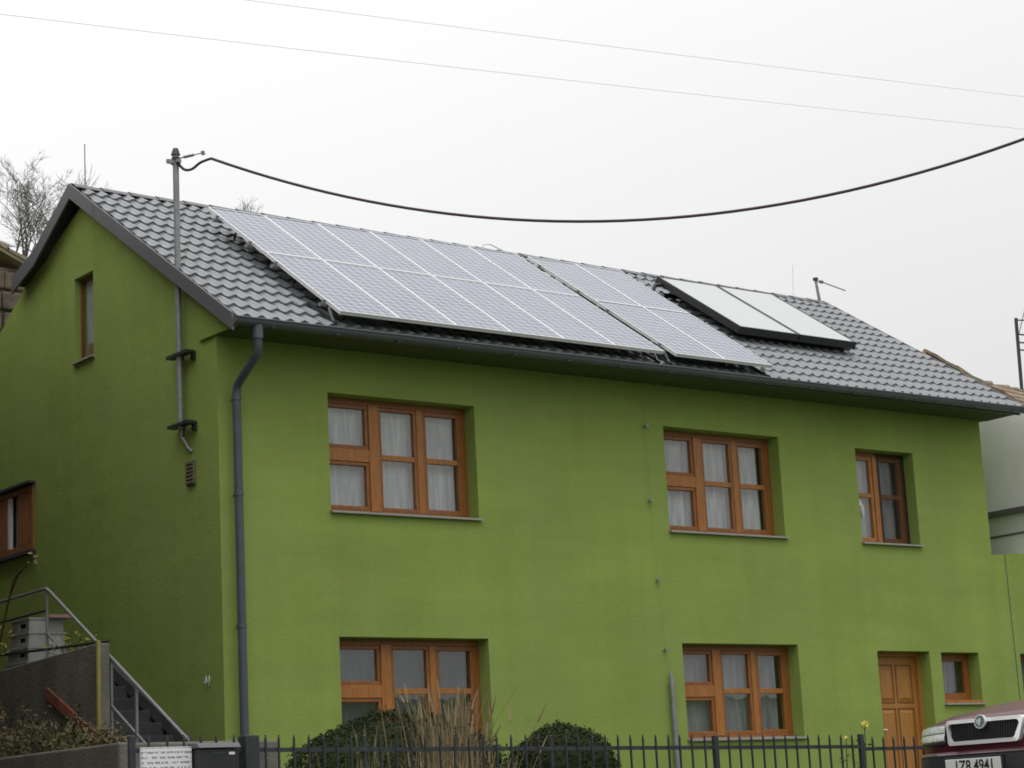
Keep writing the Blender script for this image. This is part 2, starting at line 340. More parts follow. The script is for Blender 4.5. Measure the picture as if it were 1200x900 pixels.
def text_mesh(name, body, size, M, material, parent, extr=.002, bold=0):
    c = bpy.data.curves.new(name + '_curve', 'FONT'); c.body = body; c.size = size; c.extrude = extr; c.align_x = 'CENTER'; c.align_y = 'CENTER'; c.offset = bold
    o = bpy.data.objects.new(name + '_tmp', c); COL.objects.link(o); bpy.context.view_layer.update()
    me = bpy.data.meshes.new_from_object(o.evaluated_get(bpy.context.evaluated_depsgraph_get())); bpy.data.objects.remove(o); bpy.data.curves.remove(c)
    off = ORG.get(parent.name, Vector((0, 0, 0))); me.transform(Matrix.Translation(-off) @ M); me.materials.clear(); me.materials.append(material)
    ob = bpy.data.objects.new(name, me); COL.objects.link(ob); ob.parent = parent; ORG[ob.name] = off; return ob

# wall with openings: u along, v up, top(u) piecewise-linear; P(u, v, d) maps to world
def wall(mb, u0, u1, v0, tops, holes, P, depth=.34, step=None):
    def top(u):
        for (a, ta), (b, tb) in zip(tops[:-1], tops[1:]):
            if a - 1e-9 <= u <= b + 1e-9: return ta + (tb - ta) * (u - a) / (b - a)
        return tops[-1][1]
    cuts = sorted(set([u0, u1] + [t[0] for t in tops if u0 < t[0] < u1] + [h[i] for h in holes for i in (0, 1)]))
    for a, b in zip(cuts[:-1], cuts[1:]):
        mid = (a + b) / 2; hs = sorted([h for h in holes if h[0] < mid < h[1]], key=lambda h: h[2])
        lo = v0
        for h in hs:
            mb.poly([P(a, lo, 0), P(b, lo, 0), P(b, h[2], 0), P(a, h[2], 0)]); lo = h[3]
        mb.poly([P(a, lo, 0), P(b, lo, 0), P(b, top(b), 0), P(a, top(a), 0)])
    for h in holes:
        a, b, c, d = h
        for q in (((a, c), (a, d)), ((b, d), (b, c)), ((a, d), (b, d)), ((b, c), (a, c))):
            (p1, q1), (p2, q2) = q
            mb.poly([P(p1, q1, 0), P(p2, q2, 0), P(p2, q2, depth), P(p1, q1, depth)])

# ------------------------------------------------------------------ ground
def gz(x, y):
    r = -.27 + .085 * min(x - .5, 0)
    r -= .04 * max(0, -12 - y)
    r = max(r, -1.75)
    if y < -27: r += min((-27 - y) * .3, 9)  # unseen hill added behind the camera to block low sky light
    if y > -7.0:
        k = min(1, (y + 7.0) / 3); r = r + (-.18 - r) * k if x > -4 else r
    return r
xs = [-600, -200, -80, -40] + [-30 + i for i in range(61)] + [40, 80, 200, 600]
ys = [-600, -200, -80, -40] + [-30 + i for i in range(61)] + [40, 80, 200, 600]
g = MB().grid([[(x, y, gz(x, y)) for y in ys] for x in xs]).build('ground', GRASSM, smooth=60); struct(g)
rx = [-60 + i for i in range(131)]
struct(MB().grid([[(x, y, gz(x, y) + .015) for y in (-16, -14, -12, -10, -8.4)] for x in rx]).build('road', ASPHALT))
struct(MB().grid([[(x, y, gz(x, min(y, -8.2)) + .13) for y in (-8.25, -7.6, -7.08)] for x in rx]).build('pavement', PAVE))
kb = MB()
for a in rx[:-1]:
    z0, z1 = gz(a, -8.3), gz(a + 1, -8.3)
    kb.hexa([(a + .005, -8.4, z0 - .2), (a + .995, -8.4, z1 - .2), (a + .995, -8.255, z1 - .2), (a + .005, -8.255, z0 - .2)],
            [(a + .005, -8.4, z0 + .135), (a + .995, -8.4, z1 + .135), (a + .995, -8.255, z1 + .135), (a + .005, -8.255, z0 + .135)])
struct(kb.build('kerb', CONCL))

# ================================================================== the green house
HOUSE = thing('green_house', (6.4, 3, -.3), 'lime green rendered two-storey house with grey tiled roof and orange wooden windows', 'house')
E0, R0, E1, R1 = Vector((-.15, -.637, 5.535)), Vector((-.15, 3.322, 8.10)), Vector((13.064, -.637, 5.550)), Vector((13.235, 3.322, 8.065))
def RP(u, s): return (E0 * (1 - u) + E1 * u) * (1 - s) + (R0 * (1 - u) + R1 * u) * s
NRM = ((E1 - E0).cross(R0 - E0) + (R1 - R0).cross(R1 - E1)).normalized()
SLP = NRM.cross(Vector((1, 0, 0))).normalized(); SLP = SLP if SLP.z > 0 else -SLP
def OR(x, s, off): return E0 + NRM * off + SLP * s + Vector((1, 0, 0)) * (x - E0.x)   # point over the roof plane

WALL_END = 12.83
front = MB()
WINS = dict(w1=(1.44, 3.53, 3.55, 4.94), w2=(6.57, 8.64, 3.54, 4.92), w3=(10.13, 11.31, 3.53, 4.87),
            l1=(1.49, 3.58, .90, 2.135), l2=(6.65, 8.71, .89, 2.115), d=(10.23, 11.29, -.16, 2.045), sw=(11.53, 12.33, 1.31, 2.035))
wall(front, 0, WALL_END, -.8, [(0, 5.62), (WALL_END, 5.62)], list(WINS.values()), lambda u, v, d: (u, d, v))
front.build('wall', GREEN, HOUSE)
gab = MB()
GT = [(0, 5.70), (3.322, 7.86), (5.0, 7.19), (6.0, 6.63)]
wall(gab, 0, 6.0, -.8, GT, [(3.02, 3.54, 5.87, 6.95), (4.75, 5.85, 3.74, 4.56)], lambda u, v, d: (d, u, v), .30)
gab.build('wall', GREEN, HOUSE)
rest = MB()
rest.poly([(WALL_END, 0, -.8), (WALL_END, 6, -.8), (WALL_END, 6, 6.6), (WALL_END, 3.3, 7.9), (WALL_END, 0, 5.68)])
rest.poly([(0, 6, -.8), (WALL_END, 6, -.8), (WALL_END, 6, 6.63), (0, 6, 6.63)])
rest.poly([(0, 5.0, 7.19), (WALL_END, 5.0, 7.19), (WALL_END, 6, 6.63), (0, 6, 6.63)])
rest.build('wall', GREEN, HOUSE)
# dark sheets inside the house, room shade put into their colour
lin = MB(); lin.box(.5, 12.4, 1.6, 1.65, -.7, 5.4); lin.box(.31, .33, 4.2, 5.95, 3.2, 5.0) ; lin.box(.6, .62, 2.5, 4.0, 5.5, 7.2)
lin.build('room_shade_sheet', DARKROOM, HOUSE)
# roof deck
roof = MB()
def thick(a, b, c, d, t=.05):
    n = (b - a).cross(d - a).normalized() * t
    roof.hexa([a - n, b - n, c - n, d - n], [a, b, c, d])
dn = NRM * -.045
thick(E0 + dn, E1 + dn, R1 + dn, R0 + dn)
RB0, RB1 = Vector((-.15, 4.36, 7.46)), Vector((13.2, 4.36, 7.45)); RC0, RC1 = Vector((-.15, 5.02, 7.24)), Vector((13.2, 5.02, 7.22))
thick(R0 + dn, R1 + dn, RB1, RB0); thick(RB0, RB1, RC1, RC0)
ROOF = roof.build('roof', DECK, HOUSE)
# metal tiles
NC, NR = 72, 14
TW, TP = 1 / NC, 1 / NR
tw, tp = (E1 - E0).length / NC, (R0 - E0).length / NR
def prof(t): return .017 * math.cos(2 * math.pi * t + .5) + .004 * math.cos(4 * math.pi * t + 1.4)
def tile_pts():
    n = 9; rows = []
    rows.append([(tw * k / (n - 1), -.002, prof(k / (n - 1)) - .012) for k in range(n)])
    rows.append([(tw * k / (n - 1), -.004, prof(k / (n - 1)) + .026) for k in range(n)])
    rows.append([(tw * k / (n - 1), .03, prof(k / (n - 1)) + .029) for k in range(n)])
    rows.append([(tw * k / (n - 1), tp + .012, prof(k / (n - 1)) - .006) for k in range(n)])
    return rows
tm = MB().grid(tile_pts()).mesh('roof_tile')
tm.materials.append(TILE)
for p in tm.polygons: p.use_smooth = True
tm.set_sharp_from_angle(angle=R(50))
mats = []
for r in range(NR):
    for c in range(NC):
        p = RP(c * TW, r * TP); px = RP((c + 1) * TW, r * TP); py = RP(c * TW, (r + 1) * TP)
        ax = (px - p) / tw; ay = (py - p) / tp; az = ax.cross(ay).normalized()
        M = Matrix(((ax.x, ay.x, az.x, p.x), (ax.y, ay.y, az.y, p.y), (ax.z, ay.z, az.z, p.z), (0, 0, 0, 1)))
        M = M @ Matrix.Translation((0, random.uniform(-.003, .003), random.uniform(-.0015, .0015)))
        ctr = (p + px) / 2; sm = (r + .5) * tp
        hid = (1.45 < ctr.x < 8.0 and .45 < sm < 3.4) or (8.8 < ctr.x < 10.9 and 1.8 < sm < 3.2)
        mats.append(((ctr - CAM).length + (1000 if hid else 0), M))
mats.sort(key=lambda q: q[0])
offm = Matrix.Translation(-ORG['green_house'])
for k, (d, M) in enumerate(mats[:300]):
    o = bpy.data.objects.new('roof_tile', tm); COL.objects.link(o); o.parent = ROOF; o.matrix_local = offm @ M
base = [Vector(v.co) for v in tm.vertices]; bf = [tuple(p.vertices) for p in tm.polygons]
st = MB()
for d, M in mats[300:]:
    i = len(st.v); st.v += [tuple(M @ v) for v in base]; st.f += [tuple(a + i for a in f) for f in bf]
o = st.build('roof_tile_field', TILE, ROOF, smooth=50, fix=False); o['kind'] = 'stuff'
# ridge cap, verge boards
def board(name, a, b, h, t, material, up=.03):
    a, b = V3(a), V3(b); z = Vector((0, 0, 1)); x = Vector((t, 0, 0))
    return MB().hexa([a + z * up - x / 2, a + z * up + x / 2, a + z * (up - h) + x / 2, a + z * (up - h) - x / 2],
                     [b + z * up - x / 2, b + z * up + x / 2, b + z * (up - h) + x / 2, b + z * (up - h) - x / 2]).build(name, material, HOUSE, bevel=.006)
Q0 = E0 + (R0 - E0) * .83
board('verge_board', E0 + Vector((-.012, -.02, 0)), Q0 + Vector((-.012, 0, 0)), .20, .03, FASCIA)
board('verge_board', Q0 + Vector((-.015, 0, .004)), R0 + Vector((-.015, 0, .004)), .20, .03, FASCIA)
board('verge_board', R0 + Vector((-.013, 0, 0)), RB0 + Vector((-.013, 0, .035)), .21, .03, FASCIA)
board('verge_board', RB0 + Vector((-.013, 0, .035)), RC0 + Vector((-.013, .02, .03)), .21, .03, FASCIA)
board('verge_board', E1 + Vector((.014, -.02, 0)), R1 + Vector((.014, 0, 0)), .11, .03, FASCIA, up=.04)
rc = MB()
NCAP = 34
for k in range(NCAP):
    a, b = R0.lerp(R1, k / NCAP), R0.lerp(R1, (k + 1) / NCAP + .002)
    ring = []
    for p, lift in ((a, .012), (b, 0)):
        ring.append([p + Vector((0, y, z + lift)) for y, z in ((-.15, -.062), (-.09, -.014), (-.03, .018), (.03, .018), (.09, -.014), (.15, -.062))])
    rc.grid(ring)
rc.build('ridge_cap', FASCIA, HOUSE, smooth=40)
# boxed eave
sf = MB(); sf.box(-.035, 13.0, -.56, .34, 5.47, 5.56)
sf.hexa([(-.035, -.56, 5.56), (13.0, -.56, 5.56), (13.0, .34, 5.56), (-.035, .34, 5.56)], [(-.035, -.54, 5.565), (13.0, -.54, 5.565), (13.0, .34, 6.06), (-.035, .34, 6.06)])
sf.build('soffit', GREEN, HOUSE)
MB().box(.01, 12.98, -.555, -.004, 5.458, 5.468).build('soffit_shade_sheet', mat('soffit_shade_tone', (.085, .10, .035), .9), HOUSE)  # dark sheet below the green soffit, eave shade put into its colour
fb = MB(); fb.box(-.14, 13.05, -.60, -.565, 5.452, 5.545); fb.build('eave_board', FASCIA, HOUSE)
gt = MB(); prof_g = [(math.cos(t), math.sin(t)) for t in [math.pi + math.pi * k / 8 for k in range(9)]]
G0, G1 = Vector((-.17, -.675, 5.505)), Vector((13.06, -.675, 5.535))
gt.grid([[p + Vector((0, .07 * a, .075 * b)) for a, b in prof_g] for p in (G0, G1)])
gt.grid([[p + Vector((0, .062 * a, .066 * b)) for a, b in prof_g] for p in (G0, G1)])
for p in (G0, G1): gt.poly([p + Vector((0, .07 * a, .075 * b)) for a, b in prof_g])
gt.tube([G0 + Vector((0, -.07, .0)), G1 + Vector((0, -.07, 0))], .011, 8)
GUT = gt.build('gutter', GUTTER, HOUSE, smooth=40)
for k in range(16):
    x = .3 + k * .83; z = G0.z + (G1.z - G0.z) * (x + .17) / 13.2
    MB().box(x - .012, x + .012, -.75, -.60, z - .082, z - .074).build('gutter_bracket', GUTTER, GUT)
dp = MB()
zb = -.3
dp.tube([(.14, -.66, 5.47), (.14, -.66, 5.30)], .062, 12)
dp.tube([(.14, -.66, 5.33), (.145, -.655, 5.22), (.155, -.60, 5.13), (.168, -.22, 4.93), (.172, -.135, 4.87), (.172, -.115, 4.78), (.172, -.115, zb)], .048, 12)
DP = dp.build('downpipe', PIPE, HOUSE, smooth=40)
for z in (4.72, 3.65, 2.2, .55):
    MB().tube([(.172, -.115, z), (.172, -.115, z + .045)], .054, 12).build('pipe_clip', PIPE, DP, smooth=40)
    MB().box(.165, .18, -.07, .01, z + .01, z + .03).build('pipe_clip', PIPE, DP)
# lightning conductor on the facade
lc = MB().tube([(6.22, -.66, 5.42), (6.22, -.1, 5.30), (6.23, -.035, 5.2), (6.25, -.035, 4.0), (6.29, -.035, 2.9), (6.34, -.035, 2.0), (6.385, -.04, 1.70)], .0018, 5).build('lightning_conductor', GALV, HOUSE, smooth=60)
for x, z in ((6.25, 4.89), (6.245, 3.92), (6.29, 2.90), (6.34, 2.02)):
    MB().tube([(x, .0, z), (x, -.05, z)], .012, 8).build('wire_clip', GALV, lc)
    MB().box(x - .03, x + .025, -.06, -.035, z - .012, z + .018).build('wire_clip', GALV, lc)
pg = MB().tube([(6.385, -.055, 1.60), (6.40, -.055, -.2)], .034, 10).tube([(6.383, -.05, 1.75), (6.385, -.055, 1.60)], .012, 8, r1=.034)
pg.build('conductor_guard', GALV, HOUSE, smooth=40)

# ---- windows
def curtain(x0, x1, z0, z1, y, material, parent, folds=9, seed=0, amp=.02, gap=None):
    rr = random.Random(seed); ph = [rr.uniform(0, 6.3) for _ in range(4)]
    n = 44; rows = []
    for j in range(5):
        z = z1 + (z0 - z1) * j / 4; row = []
        for i in range(n + 1):
            t = i / n
            a = amp * (math.sin(t * folds * 6.283 + ph[0]) + .6 * math.sin(t * folds * 11 + ph[1] + j * .2) + .5 * math.sin(t * 5 + ph[2]))
            row.append((x0 + (x1 - x0) * t, y + a, z))
        rows.append(row)
    return MB().grid(rows).build('curtain', material, parent, smooth=180, fix=False)
def pane(x0, x1, z0, z1, y, parent): return MB().poly([(x0, y, z0), (x1, y, z0), (x1, y, z1), (x0, y, z1)]).build('pane', GLASS, parent, fix=False)
def bars(boxes, name, material, parent, bevel=.006):
    mb = MB()
    for b in boxes: mb.box(*b)
    return mb.build(name, material, parent, bevel=bevel)
YF = .20
def ring(x0, x1, z0, z1, w, y0, y1):         # butt-jointed rectangular frame
    return [(x0, x1, y0, y1, z1 - w, z1), (x0, x1, y0, y1, z0, z0 + w), (x0, x0 + w, y0 + .001, y1 - .001, z0 + w, z1 - w), (x1 - w, x1, y0 + .001, y1 - .001, z0 + w, z1 - w)]
def big_window(key, cur, seed, gapc=None):
    x0, x1, z0, z1 = WINS[key]; h = z1 - z0
    W = bars(ring(x0 - .01, x1 + .01, z0 - .01, z1 + .01, .085, YF, YF + .10), 'window', WOOD, HOUSE)
    xa, xb = x0 + .68, x0 + .82
    ztop, zbot = z1 - .075, z0 + .075
    bars([(xa, xb, YF - .012, YF + .09, z0 + .06, z1 - .06)], 'mullion', WOODL, W)
    zt = z0 + h * .515
    # upper and lower casement on the left
    bars([(x0 + .07, xa + .001, YF - .008, YF + .08, zt - .075, zt + .075)], 'transom', WOODL, W)
    for a, b in ((zbot, zt - .075), (zt + .075, ztop)):
        bars(ring(x0 + .07, xa, a, b, .045, YF + .004, YF + .07), 'sash', WOOD, W)
        pane(x0 + .11, xa - .04, a + .04, b - .04, YF + .035, W)
    xm0, xm1 = x0 + 1.37, x0 + 1.455
    bars(ring(xb, xm0, zbot, ztop, .045, YF + .004, YF + .07), 'sash', WOOD, W)
    bars(ring(xm1, x1 - .075, zbot, ztop, .055, YF + .004, YF + .07), 'sash', WOOD, W)
    bars([(xm0 - .001, xm1 + .001, YF - .004, YF + .08, z0 + .07, z1 - .07)], 'mullion', WOODL, W)
    for a, b in ((xb, xm0), (xm1, x1 - .075)):
        bars([(a + .04, b - .04, YF + .008, YF + .06, zt - .032, zt + .032)], 'glazing_bar', WOODL, W, .004)
        pane(a + .04, b - .04, zbot + .04, zt - .028, YF + .035, W); pane(a + .04, b - .04, zt + .028, ztop - .04, YF + .035, W)
    MB().hexa([(x0 - .015, -.055, z0 - .012), (x1 + .03, -.055, z0 - .012), (x1 + .03, YF, z0 + .012), (x0 - .015, YF, z0 + .012)],
              [(x0 - .015, -.055, z0 + .012), (x1 + .03, -.055, z0 + .012), (x1 + .03, YF + .0, z0 + .036), (x0 - .015, YF, z0 + .036)]).build('sill', SILL, W)
    if gapc is None: gapc = x0 + 1.30
    curtain(x0 + .02, gapc, z0, z1, YF + .125, cur, W, 8, seed, .010); curtain(gapc - .02, x1 - .115, z0, z1, YF + .14, cur, W, 6, seed + 1, .012)
    return W
big_window('w1', CURTAIN, 1); big_window('w2', CURTAIN, 5)
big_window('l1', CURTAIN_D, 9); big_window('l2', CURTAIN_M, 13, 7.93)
# upper right window with a fly screen over one half
x0, x1, z0, z1 = WINS['w3']
W = bars(ring(x0 - .01, x1 + .01, z0 - .01, z1 + .01, .08, YF, YF + .1), 'window', WOOD, HOUSE)
xm = x0 + .53
bars([(xm, xm + .085, YF - .012, YF + .09, z0 + .05, z1 - .05)], 'mullion', WOODL, W)
for a, b in ((x0 + .065, xm), (xm + .085, x1 - .065)):
    bars(ring(a, b, z0 + .065, z1 - .065, .055, YF + .004, YF + .07), 'sash', WOODL, W)
    zt = z0 + .72
    bars([(a + .05, b - .05, YF + .008, YF + .06, zt - .03, zt + .03)], 'glazing_bar', WOODL, W, .004)
    pane(a + .05, b - .05, z0 + .115, zt - .025, YF + .035, W); pane(a + .05, b - .05, zt + .025, z1 - .115, YF + .035, W)
bars(ring(xm + .095, x1 - .01, z0 + .03, z1 - .02, .022, YF - .030, YF - .012), 'screen_frame', BLACK, W)
MB().box(xm + .11, x1 - .025, YF - .022, YF - .020, z0 + .05, z1 - .04).build('fly_screen', SCREEN, W)
MB().hexa([(x0 - .02, -.055, z0 - .012), (x1 + .02, -.055, z0 - .012), (x1 + .02, YF, z0 + .012), (x0 - .02, YF, z0 + .012)],
          [(x0 - .02, -.055, z0 + .012), (x1 + .02, -.055, z0 + .012), (x1 + .02, YF, z0 + .036), (x0 - .02, YF, z0 + .036)]).build('sill', SILL, W)
curtain(x0, x1 - .1, z0, z1, YF + .13, CURTAIN, W, 7, 21, .012)
orn = MB(); orn.disc((10.36, YF + .02, 4.13), (0, 1, 0), .05, 12, .02); orn.disc((10.40, YF + .02, 4.06), (0, 1, 0), .045, 12, .018); orn.tube([(10.38, YF + .02, 4.1), (10.42, YF + .02, 3.94)], .04, 8, r1=.02)
orn.build('window_ornament', WHITE, W)
# small ground-floor window
x0, x1, z0, z1 = WINS['sw']
W = bars(ring(x0 + .0, x1 + .01, z0 + .055, z1 + .01, .075, YF, YF + .1), 'window', WOOD, HOUSE)
bars(ring(x0 + .065, x1 - .06, z0 + .12, z1 - .06, .05, YF + .006, YF + .07), 'sash', WOOD, W)
pane(x0 + .11, x1 - .105, z0 + .165, z1 - .105, YF + .035, W)
MB().box(x0 - .0, x1 + .0, -.01, YF + .05, z0 + .012, z0 + .055).build('sill', WOODL, W)
MB().box(x0 - .02, x1 + .03, -.05, YF, z0 - .012, z0 + .010).build('sill', SILL, W)
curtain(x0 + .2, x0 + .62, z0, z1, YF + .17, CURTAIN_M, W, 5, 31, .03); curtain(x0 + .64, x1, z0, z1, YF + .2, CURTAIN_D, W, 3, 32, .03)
# gable attic window
W = bars([(.08, .12, 3.02, 3.05, 5.87, 6.95), (.08, .12, 3.515, 3.54, 5.87, 6.95), (.081, .119, 3.05, 3.515, 6.91, 6.95), (.081, .119, 3.05, 3.515, 5.87, 5.91)], 'window', DOORG, HOUSE)
MB().poly([(.10, 3.05, 5.91), (.10, 3.515, 5.91), (.10, 3.515, 6.91), (.10, 3.05, 6.91)]).build('pane', GLASS, W, fix=False)
MB().grid([[(.145 + .008 * math.sin(t * 1.3), 3.03 + .023 * t, z) for t in range(22)] for z in (6.10, 6.95)]).build('curtain', CURTAIN, W, smooth=180)
MB().grid([[(.135, 3.03 + .023 * t, z) for t in range(22)] for z in (5.87, 6.10)]).build('curtain', mat('brown_cloth', (.30, .19, .13), .9), W)
MB().box(-.05, .08, 3.00, 3.56, 5.845, 5.868).build('sill', SILL, W)
# side window with brown boarded shutters on the gable
W = bars([(-.02, .10, 4.75, 4.84, 3.70, 4.53), (-.02, .10, 5.80, 5.88, 3.70, 4.53), (-.019, .10, 4.84, 5.80, 4.46, 4.53), (-.019, .10, 4.84, 5.80, 3.70, 3.78)], 'window', SHUTTER, HOUSE)
for k in range(4): MB().box(-.012, .03, 4.845 + k * .098, 4.845 + k * .098 + .09, 3.785, 4.455).build('shutter_board', SHUTTER, W, bevel=.006)
for k in range(3): MB().box(-.012, .03, 5.55 + k * .082, 5.55 + k * .082 + .076, 3.785, 4.455).build('shutter_board', SHUTTER, W, bevel=.006)
MB().box(.05, .062, 5.24, 5.55, 3.78, 4.46).build('pane', GLASS, W)
MB().box(-.012, .03, 5.45, 5.53, 3.785, 4.455).build('window_post', WHITE, W, bevel=.005)
curtain_s = MB().grid([[(.13 + .03 * math.sin(t * 1.4), 5.2 + .02 * t, z) for t in range(18)] for z in (3.74, 4.5)]).build('curtain', CURTAIN_M, W, smooth=180)
MB().box(-.10, .02, 4.70, 5.95, 4.545, 4.575).build('lintel_board', DECK, W)
MB().box(-.08, .05, 4.70, 5.95, 3.645, 3.69).build('sill', DECK, W)
# door
x0, x1, z0, z1 = WINS['d']
D = bars([(x0, x1, YF + .06, YF + .11, z0, z1)], 'door', DOORW, HOUSE)
bars([(x0 - .01, x0 + .11, YF, YF + .09, z0, z1 + .01), (x1 - .045, x1 + .01, YF, YF + .09, z0, z1 + .01), (x0 + .11, x1 - .045, YF + .001, YF + .09, z1 - .055, z1 + .01)], 'door_frame', DOORW, D)
cols = ((x0 + .235, x0 + .545), (x0 + .615, x0 + .925)); rows = ((1.36, 1.87), (.30, 1.27))
for ca in cols:
    for ra in rows:
        bars(ring(ca[0] - .012, ca[1] + .012, ra[0] - .012, ra[1] + .012, .022, YF + .052, YF + .07), 'moulding', DOORG, D, .004)
        MB().hexa([(ca[0] + .02, YF + .059, ra[0] + .02), (ca[1] - .02, YF + .059, ra[0] + .02), (ca[1] - .02, YF + .059, ra[1] - .02), (ca[0] + .02, YF + .059, ra[1] - .02)],
                  [(ca[0] + .06, YF + .04, ra[0] + .06), (ca[1] - .06, YF + .04, ra[0] + .06), (ca[1] - .06, YF + .04, ra[1] - .06), (ca[0] + .06, YF + .04, ra[1] - .06)]).build('panel', DOORW, D)
hd = MB().tube([(x0 + .155, YF + .06, .98), (x0 + .155, YF + .0, .98), (x0 + .27, YF - .01, .98)], .012, 8); hd.box(x0 + .135, x0 + .175, YF + .045, YF + .061, .86, 1.08); hd.build('handle', CHROME, D)
# little things fixed to the gable
vm = MB().box(-.03, .02, .52, .71, 3.87, 4.15).build('wall_vent', TERRA, HOUSE, bevel=.01)
for k in range(6): MB().box(-.045, -.031, .54, .69, 3.89 + k * .043, 3.912 + k * .043).build('louvre', TERRA, vm)
Mt = Matrix.Translation((-.012, .34, 1.66)) @ Matrix(((0, 0, -1, 0), (-1, 0, 0, 0), (0, 1, 0, 0), (0, 0, 0, 1)))
text_mesh('house_number', '41', .16, Mt, PLATEW, HOUSE, .005)

# ================================================================== mast and cable
MAST = thing('service_mast', (-.085, .70, 4.5), 'grey steel pipe mast bracketed to the gable and rising through the roof verge', 'mast')
mx0, my0 = -.085, .70
MB().tube([(mx0, my0, 4.52), (mx0, my0, 7.79)], .036, 14).build('pole', GALV, MAST, smooth=40)
cp = MB().tube([(mx0, my0, 7.755), (mx0, my0, 7.80), (mx0, my0, 7.835)], .055, 14, r1=.03); cp.tube([(mx0, my0, 7.69), (mx0, my0, 7.725)], .05, 12); cp.build('cap', DARKIRON, MAST, smooth=40)
MB().box(-.20, -.03, my0 - .02, my0 + .02, 7.645, 7.69).box(-.11, -.06, my0 - .09, my0 + .07, 7.65, 7.685).build('clamp', GALV, MAST)
for z in (5.36, 4.55):
    b = MB(); b.box(-.14, -.03, my0 - .24, my0 + .22, z, z + .035); b.box(-.035, .005, my0 - .23, my0 - .16, z - .07, z + .03); b.box(-.035, .005, my0 + .05, my0 + .12, z - .02, z + .03)
    b.build('bracket', DARKIRON, MAST)
MB().tube([(mx0, my0, 4.53), (-.07, my0 - .01, 4.42), (-.03, my0 - .06, 4.30), (.0, my0 - .10, 4.25)], .022, 8).build('cable_conduit', GALV, MAST, smooth=50)
# link, insulator, cable
D_ = Vector((8 - mx0, -12 - my0, 0)); LEN = D_.length; D_.normalize()
def cz(u): return .039 * u * u - .527 * u + 7.877
def CP(u): return Vector((mx0, my0, 0)) + D_ * u + Vector((0, 0, cz(u)))
lk = MB(); a0 = Vector((mx0, my0, 7.71)); a1 = CP(.36) + Vector((0, 0, .035))
lk.tube([a0, a0.lerp(a1, .3)], .008, 6); lk.tube([a0.lerp(a1, .3), a0.lerp(a1, .65)], .018, 8); lk.tube([a0.lerp(a1, .65), a1], .007, 6)
lk.tube([a1 + Vector((-.01, 0, .02)), a1 + Vector((.005, 0, -.025))], .022, 8)
lk.build('strain_link', GALV, MAST, smooth=40)
cab = MB()
loop = [Vector((mx0, my0 - .03, 7.66)), Vector((mx0, my0, 0)) + D_ * .11 + Vector((0, 0, 7.565)), Vector((mx0, my0, 0)) + D_ * .21 + Vector((0, 0, 7.555)), Vector((mx0, my0, 0)) + D_ * .32 + Vector((0, 0, 7.615)), CP(.46)]
lp = []
for k in range(len(loop) - 1):
    p0, p1, p2, p3 = loop[max(k - 1, 0)], loop[k], loop[k + 1], loop[min(k + 2, len(loop) - 1)]
    for q_ in range(5):
        t = q_ / 5; lp.append(.5 * ((2 * p1) + (p2 - p0) * t + (2 * p0 - 5 * p1 + 4 * p2 - p3) * t * t + (3 * p1 - p0 - 3 * p2 + p3) * t ** 3))
cab.tube(lp + [CP(.46)] + [CP(.46 + (LEN - .46) * k / 60) for k in range(1, 61)], .0165, 8)
cab2 = cab.build('service_cable', CABLE, smooth=60)
tag(cab2, 'thick dark sagging overhead cable running from the gable mast across the front', 'cable')
# poles (outside the picture) and thin wires
def pole(x, y, h, lab, arms):
    z = gz(x, y); P = thing('utility_pole', (x, y, z), lab, 'pole', 'street poles carrying the overhead wires')
    MB().tube([(x, y, z - .4), (x, y, h)], .14, 12, r1=.09).build('post', CONCL, P, smooth=40)
    for za in arms:
        MB().box(x - .05, x + .05, y - .5, y + .5, za - .05, za + .05).build('crossarm', GALV, P)
def wire(p, q, sag, r, lab):
    p, q = V3(p), V3(q); n = 60
    mb = MB().tube([p.lerp(q, k / n) - Vector((0, 0, sag * 4 * (k / n) * (1 - k / n))) for k in range(n + 1)], r, 6)
    tag(mb.build('overhead_wire', WIRE, smooth=60), lab, 'wire')
wire((-20, -4, 5.85), (24, -4, 9.75), .26, .0024, 'thin pale overhead wire, lower of the pair in the sky')
wire((-20, -4, 6.20), (24, -4, 10.15), .20, .0024, 'thin pale overhead wire, upper of the pair in the sky')
pole(-20, -4, 6.35, 'concrete street pole down the slope holding the thin wire pair', (5.80, 6.15))
pole(24, -4, 10.3, 'concrete street pole up the slope holding the thin wire pair', (9.70, 10.10))
pole(8, -12, cz(LEN) + .3, 'concrete street pole across the road holding the thick cable', (cz(LEN) - .02,))

# ================================================================== lightning rods on the ridge
def ridge_z(x): return R0.z + (R1.z - R0.z) * (x + .15) / 13.4 + .0
t = thing('lightning_rod', (.05, 3.32, ridge_z(.05)), 'thin vertical lightning rod at the gable end of the ridge', 'lightning rod')
MB().tube([(.05, 3.32, ridge_z(.05) - .03), (.05, 3.32, 8.68)], .008, 6).build('rod', GALV, t); MB().box(.0, .1, 3.27, 3.37, ridge_z(.05) - .03, ridge_z(.05) + .015).build('base', GALV, t)
t = thing('lightning_rod', (12.56, 3.32, ridge_z(12.5)), 'thin pale vertical lightning rod on the ridge beyond the white collectors', 'lightning rod')
MB().tube([(12.56, 3.32, ridge_z(12.5) - .03), (12.60, 3.32, 8.62)], .006, 6).build('rod', WIRE, t); MB().box(12.5, 12.62, 3.27, 3.37, ridge_z(12.5) - .03, ridge_z(12.5) + .015).build('base', GALV, t)
t = thing('ridge_post', (13.17, 3.32, 8.08), 'short grey post with a sideways wire arm at the end of the ridge', 'post')
MB().tube([(13.17, 3.32, 8.05), (13.11, 3.32, 8.44)], .028, 10, r1=.022).build('post', GALV, t)
MB().disc((13.11, 3.32, 8.45), (0, 0, 1), .045, 10, .04).build('cap', DARKIRON, t)
